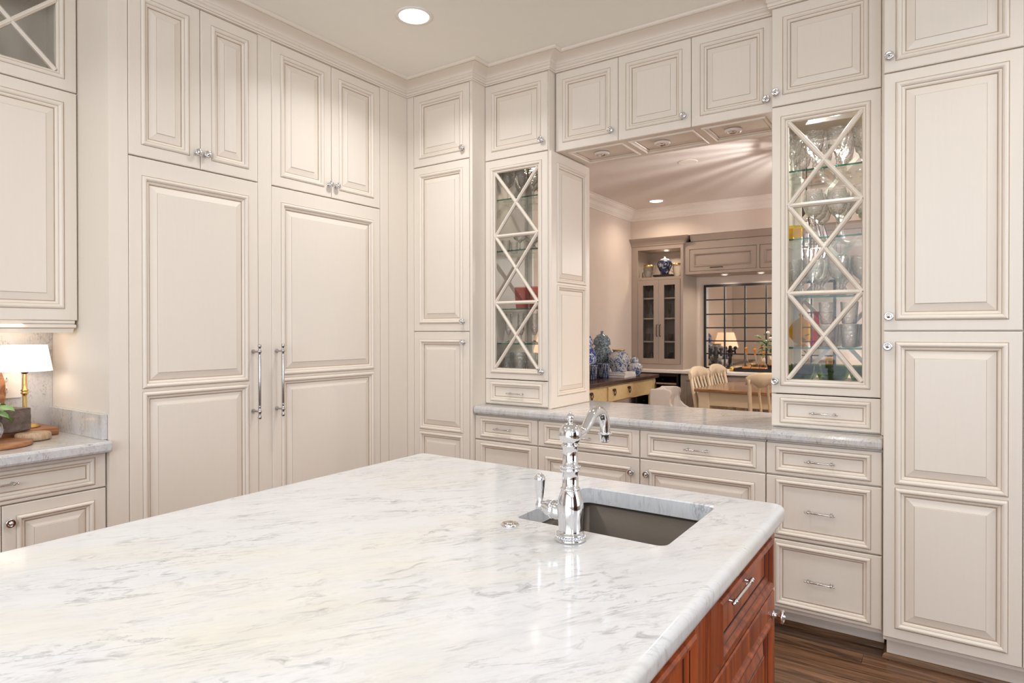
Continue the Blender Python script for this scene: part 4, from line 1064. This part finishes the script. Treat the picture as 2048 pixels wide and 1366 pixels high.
# glasses behind the cupboard doors
for z, kind, xs, nm in ((1.768, 'wine', (-2.93, -2.85, -2.67, -2.58), 'top'), (1.5215, 'flute', (-2.93, -2.86, -2.66, -2.57), 'second'), (1.2465, 'tumbler', (-2.93, -2.84, -2.65, -2.56), 'third'), (0.972, 'goblet', (-2.93, -2.84, -2.65, -2.56), 'bottom')):
    for x, w_ in zip(xs, ('leftmost', 'second from left', 'third from left', 'rightmost')):
        put_glass(kind, DARKG, 'bar_glass', 'glass', '%s clear glass on the %s shelf behind the taupe cupboard doors' % (w_, nm), 'glasses on %s shelf of taupe cupboard' % nm, x, 7.25, z if z > 1 else 0.9715, 0.8)
# bar counter, base, wine cooler, upper hanging cabinet, mirror
bm = bmesh.new(); bx(bm, -3.088, 1.9, 7.0, 7.615, 0.878, 0.916, 0, 0.008)
tag(obj('bar_countertop', bm, WHITE_TRIM), 'pale stone bar counter along the dining room back wall', 'countertop')
t = thing('wine_cooler', 'black wine cooler with wooden shelf fronts under the bar counter', 'cooler', (-3.0, 7.03, 0))
bm = bmesh.new(); bx(bm, 0, 0.02, 0.0, 0.55, 0.05, 0.872); bx(bm, 0.50, 0.52, 0, 0.55, 0.05, 0.872); bx(bm, 0.02, 0.50, 0, 0.55, 0.84, 0.872); bx(bm, 0.02, 0.50, 0.53, 0.55, 0.05, 0.84); bx(bm, 0.02, 0.5, 0, 0.53, 0.05, 0.08); obj('case', bm, BLACK, t)
for z in (0.22, 0.35, 0.48, 0.61, 0.745):
    bm = bmesh.new(); bx(bm, 0.022, 0.498, 0.02, 0.04, z, z + .018); o = obj('shelf_front', bm, BEIGEW, t)
for z in (0.22, 0.35, 0.48, 0.61, 0.745):
    for i in range(4):
        bm = bmesh.new(); lathe(bm, [(0.0001, 0), (0.014, 0), (0.014, 0.07), (0.036, 0.10), (0.036, 0.30), (0.0001, 0.30)], (0.08 + i * .12, 0.05, z + .056), 12, 0, 'Y')
        obj('bottle', bm, [GREENG, IRON, REDG, DARKG][i % 4], t)
t = thing('bar_cabinet', 'taupe panelled base cabinets under the bar counter', 'cabinet', (-2.46, 7.05, 0))
bm = bmesh.new(); bx(bm, 0, 4.3, 0.022, 0.55, 0.08, 0.877); obj('body', bm, TAUPE, t)
xx = 0.22
while xx < 3.8:
    door(t, xx, xx + 0.55, 0.10, 0.865, False, (), 0.055, 0.5, mats=(TAUPE, TAUPE_DK)); xx += 0.553
door(t, 0.0, 0.215, 0.10, 0.865, False, (), 0.055, 0.5, mats=(TAUPE, TAUPE_DK))
t = thing('hanging_cabinet', 'taupe lift-door cabinets hanging above the black grid mirror', 'cabinet', (-2.452, 7.16, 2.015))
bm = bmesh.new(); bx(bm, 0, 4.3, 0.022, 0.45, 0, 0.37); obj('body', bm, TAUPE, t)
bm = bmesh.new(); bx(bm, 0, 4.3, 0.0, 0.022, 0.0, 0.030); bx(bm, 0, 4.3, 0.0, 0.022, 0.285, 0.37); bx(bm, 0, 0.058, 0, 0.022, 0.03, 0.285)
for x in (0.80, 1.58, 2.36): bx(bm, x, x + .03, 0, 0.022, 0.03, 0.285)
obj('face_frame', bm, TAUPE, t)
for x0, x1 in ((0.060, 0.798), (0.832, 1.578), (1.612, 2.358)):
    d = door(t, x0, x1, 0.031, 0.283, False, (), 0.05, 0.5, mats=(TAUPE, TAUPE_DK), name='lift_door')
    d.location = (0, 0.004, 0)
    bm = bmesh.new(); c = (x0 + x1) / 2 - .06; tube(bm, [(c - .065, 0.0, 0.065), (c - .065, -0.025, 0.065), (c + .065, -0.025, 0.065), (c + .065, 0.0, 0.065)], 0.005, 8); obj('handle', bm, IRON, d)
bm = bmesh.new(); sweep(bm, [(0.08, 0.0), (4.3, 0.0)], [(0, 0.372, 0), (0.012, 0.375, 0), (0.03, 0.40, 0), (0.05, 0.43, 0), (0.06, 0.443, 0), (0.0, 0.444, 0)]); obj('crown', bm, TAUPE, t)
puck_light('puck_light', -2.06, 7.40, 2.013, 'left puck light under the taupe hanging cabinet', 3.0, 0.03)
puck_light('puck_light', -1.66, 7.40, 2.013, 'right puck light under the taupe hanging cabinet', 3.0, 0.03)
t = thing('mirror', 'large black grid window-pane mirror on the dining back wall', 'mirror', (-2.345, 7.60, 0.918))
cols = [0, 0.232, 0.465, 0.70, 0.935, 1.17, 1.40]; rws = [0, 0.174, 0.327, 0.484, 0.645, 0.818, 0.985]
for i in range(6):
    for j in range(6):
        bm = bmesh.new(); bx(bm, cols[i] + .004, cols[i + 1] - .004, 0.0, 0.008, rws[j] + .004, rws[j + 1] - .004)
        obj('mirror_pane', bm, MIRROR, t)
bm = bmesh.new()
for i, c in enumerate(cols):
    wv = 0.014 if i in (0, 6) else 0.008; bx(bm, c - wv, c + wv, -0.014, -0.0005, 0.0, 0.985 + .012)
for j, c in enumerate(rws):
    wv = 0.014 if j in (0, 6) else 0.007; bx(bm, 0, 1.40, -0.012, -0.0005, max(0, c - wv), c + wv)
obj('black_grid', bm, BLACK, t)

# tray with bottles and bouquet
t = thing('tray', 'long black tray under the amber bottles on the bar counter', 'tray', (-1.50, 7.22, 0.9165))
bm = bmesh.new(); bx(bm, -0.37, 0.3, -0.12, 0.14, 0, 0.008); bx(bm, -0.37, 0.3, -0.12, -0.11, 0.008, 0.04); bx(bm, -0.37, 0.3, 0.13, 0.14, 0.008, 0.04); bx(bm, -0.37, -0.36, -0.11, 0.13, 0.008, 0.04); bx(bm, 0.29, 0.3, -0.11, 0.13, 0.008, 0.04); obj('tray_body', bm, BLACK, t)
def decanter(x, y, h, label, s=1.0):
    t = thing('decanter', label, 'bottle', (x, y, 0.925)); t.scale = (s, s, s)
    bm = bmesh.new(); lathe(bm, [(0.0001, 0.001), (0.05, 0.001), (0.052, 0.015), (0.04, 0.06), (0.016, 0.11), (0.012, h - .03), (0.015, h)], seg=18); obj('flask', bm, CLEAR, t)
    bm = bmesh.new(); lathe(bm, [(0.0001, 0.003), (0.046, 0.003), (0.047, 0.015), (0.040, 0.045), (0.0001, 0.045)], seg=18); obj('liquor', bm, AMBER, t)
    bm = bmesh.new(); lathe(bm, [(0.010, h - .05), (0.010, h + .008), (0.016, h + .01), (0.014, h + .025), (0.0001, h + .03)], seg=12); obj('stopper', bm, AMBER, t)
decanter(-1.775, 7.22, 0.23, 'left conical amber decanter on the black tray')
decanter(-1.67, 7.17, 0.22, 'second conical amber decanter on the black tray')
decanter(-1.585, 7.18, 0.20, 'amber decanter on the black tray below the bouquet', 0.95)
bm = bmesh.new(); lathe(bm, [(0.0001, 0), (0.03, 0), (0.036, 0.03), (0.03, 0.05), (0.0001, 0.052)], seg=16); tag(obj('small_brass_pot', bm, BRASS, None, (-1.905, 7.15, 0.9165)), 'small brass pot on the bar counter left of the tray', 'pot')
t = thing('bouquet', 'leafy bouquet with white flowers in a vase on the tray', 'plant', (-1.47, 7.25, 0.925))
bm = bmesh.new(); lathe(bm, [(0.0001, 0.001), (0.03, 0.001), (0.04, 0.05), (0.03, 0.12), (0.035, 0.15)], seg=18); obj('vase', bm, CLEAR, t)
lf2 = None
for i in range(90):
    a = random.random() * 2 * PI; r = random.random() ** 0.6 * 0.17; h = 0.22 + random.random() * 0.24 - r * .4
    if lf2 is None: lf2 = obj('leaf', leaf_mesh(0.055, 0.013), LEAF2, t); o = lf2
    else: o = lf2.copy(); COL.objects.link(o); o.parent = t
    o.location = (r * math.cos(a), r * math.sin(a), h); o.rotation_euler = (random.uniform(-1, 1), random.uniform(-1.2, .6), a)
bm = bmesh.new()
for i in range(9):
    a = i * 0.7; tube(bm, [(0, 0, 0.01), (0.03 * math.cos(a), 0.03 * math.sin(a), 0.15), (0.11 * math.cos(a), 0.11 * math.sin(a), 0.36)], 0.002, 5)
obj('stems', bm, LEAF2, t)
for i, (a, h) in enumerate(((2.6, .42), (3.4, .33), (0.5, .40), (4.4, .36), (1.5, .30))):
    bm = bmesh.new(); sph(bm, (0.11 * math.cos(a), 0.11 * math.sin(a), h), 0.022, 0, 10, 6, (1, 1, .7)); obj('flower', bm, FELT, t)
# dark figure-like corkscrew stand in front of the mirror
t = thing('bottle_opener', 'dark iron mounted bottle opener standing before the mirror', 'opener', (-2.13, 7.30, 0.9165))
bm = bmesh.new(); lathe(bm, [(0.0001, 0), (0.05, 0), (0.05, 0.012), (0.022, 0.02), (0.018, 0.13), (0.028, 0.14), (0.028, 0.21), (0.018, 0.23), (0.02, 0.26), (0.0001, 0.27)], seg=16); obj('column', bm, BLACK, t)
for s in (-1, 1):
    bm = bmesh.new(); tube(bm, [(s * .02, 0, 0.20), (s * .055, 0, 0.20), (s * .06, 0, 0.16)], 0.012, 8); sph(bm, (s * .06, 0, 0.24), 0.022, 0, 10, 8); tube(bm, [(s * .055, 0, 0.20), (s * .06, 0, 0.24)], 0.009, 8)
    obj('arm', bm, BLACK, t)

# console table with jars
CT = 0.90
t = thing('console_table', 'aged yellow console table with espresso top and iron heart drawer pulls', 'table', (-3.075, 4.45, 0.0))
def L_(x, y): return x + 3.075, y - 4.75
bm = bmesh.new(); bx(bm, 0.0, 0.575, 0.0, 2.05, CT - .035, CT, 0, 0.004); obj('table_top', bm, DARKTOP, t)
bm = bmesh.new(); bx(bm, 0.03, 0.535, 0.06, 2.0, CT - .20, CT - .036); obj('apron', bm, YELLOWWOOD, t)
for y0, y1 in ((0.85, 1.41), (0.10, 0.60)):
    bm = bmesh.new(); bx(bm, 0.536, 0.552, y0, y1, CT - .190, CT - .05, 0, 0.003); d = obj('drawer', bm, YELLOWWOOD, t)
    for yy in (y0 + .11, y1 - .11):
        bm = bmesh.new(); z = CT - .105
        for s in (-1, 1): tube(bm, [(0.563, yy, z - .035), (0.565, yy + s * .022, z - .008), (0.565, yy + s * .020, z + .012), (0.563, yy + s * .008, z + .014), (0.561, yy, z + .002)], 0.004, 8)
        sph(bm, (0.557, yy - .02, z + .02), 0.010, 0, 8, 6); sph(bm, (0.557, yy + .02, z + .02), 0.010, 0, 8, 6); sph(bm, (0.557, yy, z + .022), 0.010, 0, 8, 6)
        obj('heart_pull', bm, IRON, d)
bm = bmesh.new(); lathe(bm, [(0.0001, -0.002), (0.0001, 0.0)], seg=6)
bm.free()
bm = bmesh.new()
ringp = [(0.562, 1.98 + 0.022 * math.cos(a * PI / 8), CT - .13 + 0.045 * math.sin(a * PI / 8)) for a in range(17)]
tube(bm, ringp, 0.0035, 8, caps=False); obj('ring_pull', bm, IRON, t)
for x in (0.04, 0.485):
    for y in (0.04, 1.96):
        bm = bmesh.new(); bx(bm, x, x + .05 + (.006 if x > .1 else 0), y, y + .07, 0.08, CT - .037, 0, 0.004); obj('leg', bm, YELLOWWOOD, t)
bm = bmesh.new(); bx(bm, 0.06, 0.50, 0.10, 1.98, 0.26, 0.29); obj('lower_shelf', bm, YELLOWWOOD, t)

def jar(x, y, label, r, h, m, lid=True, neck=0.5, z=CT, lidm=None, nm='ginger_jar'):
    t = thing(nm, label, 'jar', (x, y, z + .0005))
    hb = h * (0.68 if lid else 1.0)
    bm = bmesh.new(); lathe(bm, [(0.0001, 0), (r * .62, 0), (r * .66, hb * .05), (r * .82, hb * .25), (r, hb * .55), (r * .98, hb * .72), (r * .8, hb * .88), (r * neck, hb * .95), (r * neck, hb)], seg=28); obj('jar_body', bm, m, t)
    if lid:
        bm = bmesh.new(); lathe(bm, [(r * neck * 1.25, hb * 1.0), (r * neck * 1.3, hb + .02 * h), (r * neck * 1.2, h * .80), (r * neck * .75, h * .90), (r * .14, h * .93), (r * .10, h * .95), (r * .16, h * .98), (0.0001, h)], seg=24); obj('lid', bm, lidm or m, t)
    else:
        bm = bmesh.new(); lathe(bm, [(r * neck, hb), (r * neck * 1.18, hb + .004), (r * neck * 1.18, hb + .014), (r * neck * .9, hb + .014), (r * neck * .85, hb - .02)], seg=24); obj('rim', bm, lidm or m, t)
jar(-2.640, 6.16, 'small round blue and white jar at the right end of console', 0.084, 0.205, BW1, True, 0.45)
jar(-2.700, 5.90, 'open-mouthed blue and white floral jar standing on books', 0.108, 0.215, BW1, False, 0.52, CT + .049, BRASS)
jar(-2.930, 5.99, 'tall grey-green patterned lidded jar, tallest in view on console', 0.107, 0.467, BW2, True, 0.66)
jar(-2.920, 5.62, 'deep blue floral lidded jar beside the left display cabinet', 0.100, 0.465, BW3, True, 0.5)
for i, (dz_, lab) in enumerate(((0.0, 'lower white book under the open-mouthed jar'), (0.0245, 'upper white book under the open-mouthed jar'))):
    t = thing('book', lab, 'book', (-2.69, 5.92, CT + .0005 + dz_), 0.05 * i)
    bm = bmesh.new(); bx(bm, -0.11, 0.11, -0.14, 0.14, 0, 0.003); bx(bm, -0.11, 0.11, -0.14, 0.14, 0.021, 0.024); bx(bm, 0.107, 0.11, -0.14, 0.14, 0.003, 0.021); obj('cover', bm, FELT, t)
    bm = bmesh.new(); bx(bm, -0.105, 0.106, -0.135, 0.135, 0.0031, 0.0209); obj('pages', bm, PAPER, t)
for x, y, lab in ((-2.76, 5.67, 'blue and white dotted woven pot, right of the two on console'), (-2.75, 5.38, 'blue and white dotted woven pot, left of the two on console')):
    t = thing('dotted_pot', lab, 'pot', (x, y, CT + .0005))
    bm = bmesh.new(); lathe(bm, [(0.0001, 0), (0.052, 0), (0.057, 0.01), (0.066, 0.13), (0.068, 0.14), (0.063, 0.14), (0.055, 0.02)], seg=28); obj('pot_body', bm, DOTS, t)
# lamp near the end of the console (seen in the mirror)
for yy, lab in ((4.85, 'pleated-shade lamp on console, reflected in the grid mirror'),):
    t = thing('console_lamp', lab, 'lamp', (-2.86, yy, CT + .0005))
    bm = bmesh.new(); lathe(bm, [(0.0001, 0), (0.06, 0), (0.07, 0.04), (0.05, 0.10), (0.015, 0.15), (0.010, 0.22)], seg=24); obj('base', bm, BW3, t)
    bm = bmesh.new(); lathe(bm, [(0.19, 0.20), (0.12, 0.44)], seg=120, flute=0.02, nfl=30); obj('pleated_shade', bm, PLEAT, t)
# slipcovered chair between console and cooler
t = thing('slipcovered_chair', 'white slipcovered chair with scrolled back beyond the console', 'chair', (-2.10, 5.65, 0.08), 0.1); t.scale = (1, 1, 0.92)
bm = bmesh.new()
prf = [(0.02, 0.80), (0.0, 0.805), (-0.05, 0.80), (-0.07, 0.78), (-0.075, 0.74), (-0.06, 0.70), (-0.03, 0.66), (0.03, 0.62), (0.10, 0.585), (0.16, 0.575)]
# scrolled wings: side profile in x (across view), extruded in y
pts = [(-0.16, 0.44), (-0.16, 0.80), (-0.02, 0.805), (0.03, 0.79), (0.035, 0.75), (0.015, 0.70), (0.02, 0.655), (0.06, 0.61), (0.13, 0.575), (0.20, 0.55), (0.22, 0.44)]
A = [bm.verts.new((p[0], 0, p[1])) for p in pts]; B = [bm.verts.new((p[0], 0.06, p[1])) for p in pts]
bm.faces.new(A); bm.faces.new(B[::-1])
for k in range(len(pts)):
    j = (k + 1) % len(pts); bm.faces.new((A[k], B[k], B[j], A[j]))
bmesh.ops.bevel(bm, geom=bm.edges[:], offset=0.006, segments=2, affect='EDGES')
w1 = obj('wing', bm, LINEN, t); w2 = w1.copy(); COL.objects.link(w2); w2.parent = t; w2.location = (0, 0.36, 0)
bm = bmesh.new(); bx(bm, -0.18, -0.10, 0.03, 0.38, 0.44, 0.79, 0, 0.02); obj('backrest', bm, LINEN, t)
bm = bmesh.new(); bx(bm, -0.16, 0.12, 0.03, 0.38, 0.12, 0.47, 0, 0.02); obj('seat', bm, LINEN, t)
for x in (-0.12, 0.07):
    for y in (0.06, 0.32): box_part(t, 'leg', x, x + .04, y, y + .04, 0, 0.12, DARKTOP)

# dining table
TT = 0.84
t = thing('dining_table', 'farmhouse dining table with walnut top and cream painted legs', 'table', (-2.13, 6.50, 0), math.radians(-4.5))
# local x right, y back
bm = bmesh.new(); bx(bm, 0.0, 1.9, 0.0, 1.75, TT - .028, TT, 0, 0.006)
obj('table_top', bm, TABLETOP, t)
TABLE_DEP = 1.12
t.location = (-1.857, 5.68, 0)
bpy.data.objects.remove(bpy.data.objects['table_top.001']) if 'table_top.001' in bpy.data.objects else None
bm = bmesh.new(); bx(bm, 0.0, 1.9, 0.0, TABLE_DEP, TT - .028, TT, 0, 0.006); obj('table_top', bm, TABLETOP, t)
bm = bmesh.new(); bx(bm, 0.10, 1.80, 0.05, 0.075, TT - .15, TT - .029); bx(bm, 0.10, 1.80, TABLE_DEP - .075, TABLE_DEP - .05, TT - .15, TT - .029); bx(bm, 0.05, 0.075, 0.1, TABLE_DEP - .1, TT - .15, TT - .029); bx(bm, 1.825, 1.85, 0.1, TABLE_DEP - .1, TT - .15, TT - .029); obj('apron', bm, CREAMWOOD, t)
for x in (0.08, 1.82):
    for y in (0.08, TABLE_DEP - .08):
        bm = bmesh.new(); bx(bm, x - .05, x + .05, y - .05, y + .05, TT - .21, TT - .029, 0, 0.004)
        lathe(bm, [(0.045, TT - .21), (0.05, TT - .225), (0.035, TT - .24), (0.052, TT - .27), (0.055, TT - .33), (0.042, TT - .50), (0.028, TT - .62), (0.036, TT - .66), (0.024, TT - .70), (0.022, 0.08)], (x, y, 0), 20)
        obj('leg', bm, CREAMWOOD, t)

# dining chairs: local seat centre at origin, back at -x... faces +x
def chair(loc, rz, label):
    t = thing('dining_chair', label, 'chair', loc, rz, 'cream dining chairs round the farmhouse table')
    t.scale = (0.94, 0.94, 0.94)
    bm = bmesh.new(); bx(bm, -0.21, 0.21, -0.22, 0.22, 0.43, 0.465, 0, 0.010); obj('seat', bm, CREAMWOOD, t)
    for s in (-1, 1):
        bm = bmesh.new(); tube(bm, catmull([(-0.19, s * .18, 0.0), (-0.185, s * .185, 0.30), (-0.20, s * .195, 0.50), (-0.245, s * .20, 0.75), (-0.285, s * .19, 0.94)], 3), [0.018] * 13, 10); obj('back_post', bm, CREAMWOOD, t)
        bm = bmesh.new(); lathe(bm, [(0.0001, 0), (0.013, 0), (0.018, 0.08), (0.024, 0.25), (0.018, 0.36), (0.024, 0.42), (0.024, 0.43)], (0.17, s * .18, 0), 12); obj('leg', bm, CREAMWOOD, t)
        bm = bmesh.new(); tube(bm, [(-0.185, s * .18, 0.18), (0.17, s * .18, 0.18)], 0.010, 8); obj('stretcher', bm, CREAMWOOD, t)
    bm = bmesh.new()   # curved crest rail with cupid's-bow lower edge
    N = 16; rows_ = []
    for i in range(N + 1):
        u = -1 + 2 * i / N; y = u * 0.225; xb = -0.300 + 0.03 * u * u
        zt = 1.005 - 0.050 * abs(u) ** 3 ; zb = 0.885 + 0.020 * math.cos(u * 2.5 * PI) - (0.0 if abs(u) < .8 else 0.0)
        rows_.append([bm.verts.new(p) for p in ((xb - .013, y, zb), (xb - .020, y, zt - .02), (xb - .008, y, zt), (xb + .012, y, zt - .015), (xb + .016, y, zb))])
    for a, b_ in zip(rows_, rows_[1:]):
        for k in range(5):
            f = bm.faces.new((a[k], b_[k], b_[(k + 1) % 5], a[(k + 1) % 5])); f.smooth = True
    bm.faces.new(rows_[0]); bm.faces.new(rows_[-1][::-1]); obj('crest_rail', bm, CREAMWOOD, t)
    for yy in (-0.11, -0.037, 0.037, 0.11):
        bm = bmesh.new(); tube(bm, catmull([(-0.185, yy * .85, 0.462), (-0.215, yy, 0.66), (-0.285, yy * 1.05, 0.90)], 4), 0.0115, 8); obj('slat', bm, CREAMWOOD, t)
    return t
chair((-1.66, 6.00, 0.08), -0.12, 'left cream dining chair, nearest the console, pushed to table end')
chair((-1.64, 6.53, 0.08), -0.10, 'second cream dining chair, behind the left one at table end')
chair((-1.12, 5.69, 0.08), math.radians(88), 'near right cream dining chair, partly hidden by the right cabinet')

# caged crystal pendant: its ribs break up the light on the dining ceiling
CX, CY = -0.84, 5.20
t = thing('pendant_lantern', 'caged crystal pendant with candle bulbs seen through the right display cabinet', 'pendant', (CX, CY, 1.80))
bm = bmesh.new(); tube(bm, [(0, 0, 0.52), (0, 0, 0.98)], 0.005, 8); lathe(bm, [(0.0001, 0.97), (0.055, 0.98), (0.055, 0.9995)], seg=20); obj('stem', bm, IRON, t)
random.seed(11)
for i in range(26):
    a = 2 * PI * i / 26 + random.uniform(-.10, .10); c, s = math.cos(a), math.sin(a)
    bm = bmesh.new(); tube(bm, catmull([(0.012 * c, 0.012 * s, 0.52), (0.06 * c, 0.06 * s, 0.44), (0.12 * c, 0.12 * s, 0.34), (0.145 * c, 0.145 * s, 0.20), (0.10 * c, 0.10 * s, 0.05), (0.01 * c, 0.01 * s, 0.0)], 3), [random.choice((.0025, .004, .006))] * 16, 6)
    obj('cage_rib', bm, IRON, t)
for zr, rr_ in ((0.40, 0.092), (0.20, 0.147)):
    bm = bmesh.new(); tube(bm, [(rr_ * math.cos(k * PI / 12), rr_ * math.sin(k * PI / 12), zr) for k in range(25)], 0.005, 6, caps=False); obj('cage_ring', bm, IRON, t)
for i in range(44):
    a = random.random() * 6.28; h = random.uniform(.26, .44); r = random.uniform(.02, .11)
    bm = bmesh.new(); lathe(bm, [(0.0001, 0), (0.011, 0.010), (0.007, 0.028), (0.0001, 0.04)], (r * math.cos(a), r * math.sin(a), h), 6); obj('crystal_drop', bm, CRYSTAL, t)
for i, (x, y) in enumerate(((-0.035, 0.0), (0.025, 0.035), (0.02, -0.04))):
    bm = bmesh.new(); lathe(bm, [(0.0001, 0.02), (0.009, 0.02), (0.009, 0.12)], (x, y, 0), 10); obj('candle', bm, WHITE_TRIM, t)
    bm = bmesh.new(); lathe(bm, [(0.007, 0.12), (0.012, 0.14), (0.007, 0.165), (0.0005, 0.18)], (x, y, 0), 10); obj('candle_bulb', bm, BULB, t)
pl = bpy.data.lights.new('pendant_glow', 'POINT'); pl.energy = 48; pl.color = (1, .96, .93); pl.shadow_soft_size = 0.012
po = bpy.data.objects.new('pendant_glow', pl); COL.objects.link(po); po.parent = t; po.location = (0.0, 0, 0.20)

DW = (1.0, 0.82, 0.66)
downlight(-2.60, 6.67, DCZ, 'lit round recessed light in the dining ceiling near the corner', 4, 0.07, color=DW)
t = downlight(-1.78, 5.28, DCZ, 'unlit round white cover in the dining ceiling', 0, 0.065, off=True)
for x, y in ((-0.2, 4.3), (1.0, 4.4), (0.6, 6.8), (2.2, 5.4)):  # unseen fill lights added to brighten the dining room
    downlight(x, y, DCZ, 'added dining fill downlight hidden from view', 17, 0.07, color=DW, grp='added dining fill lights out of view')
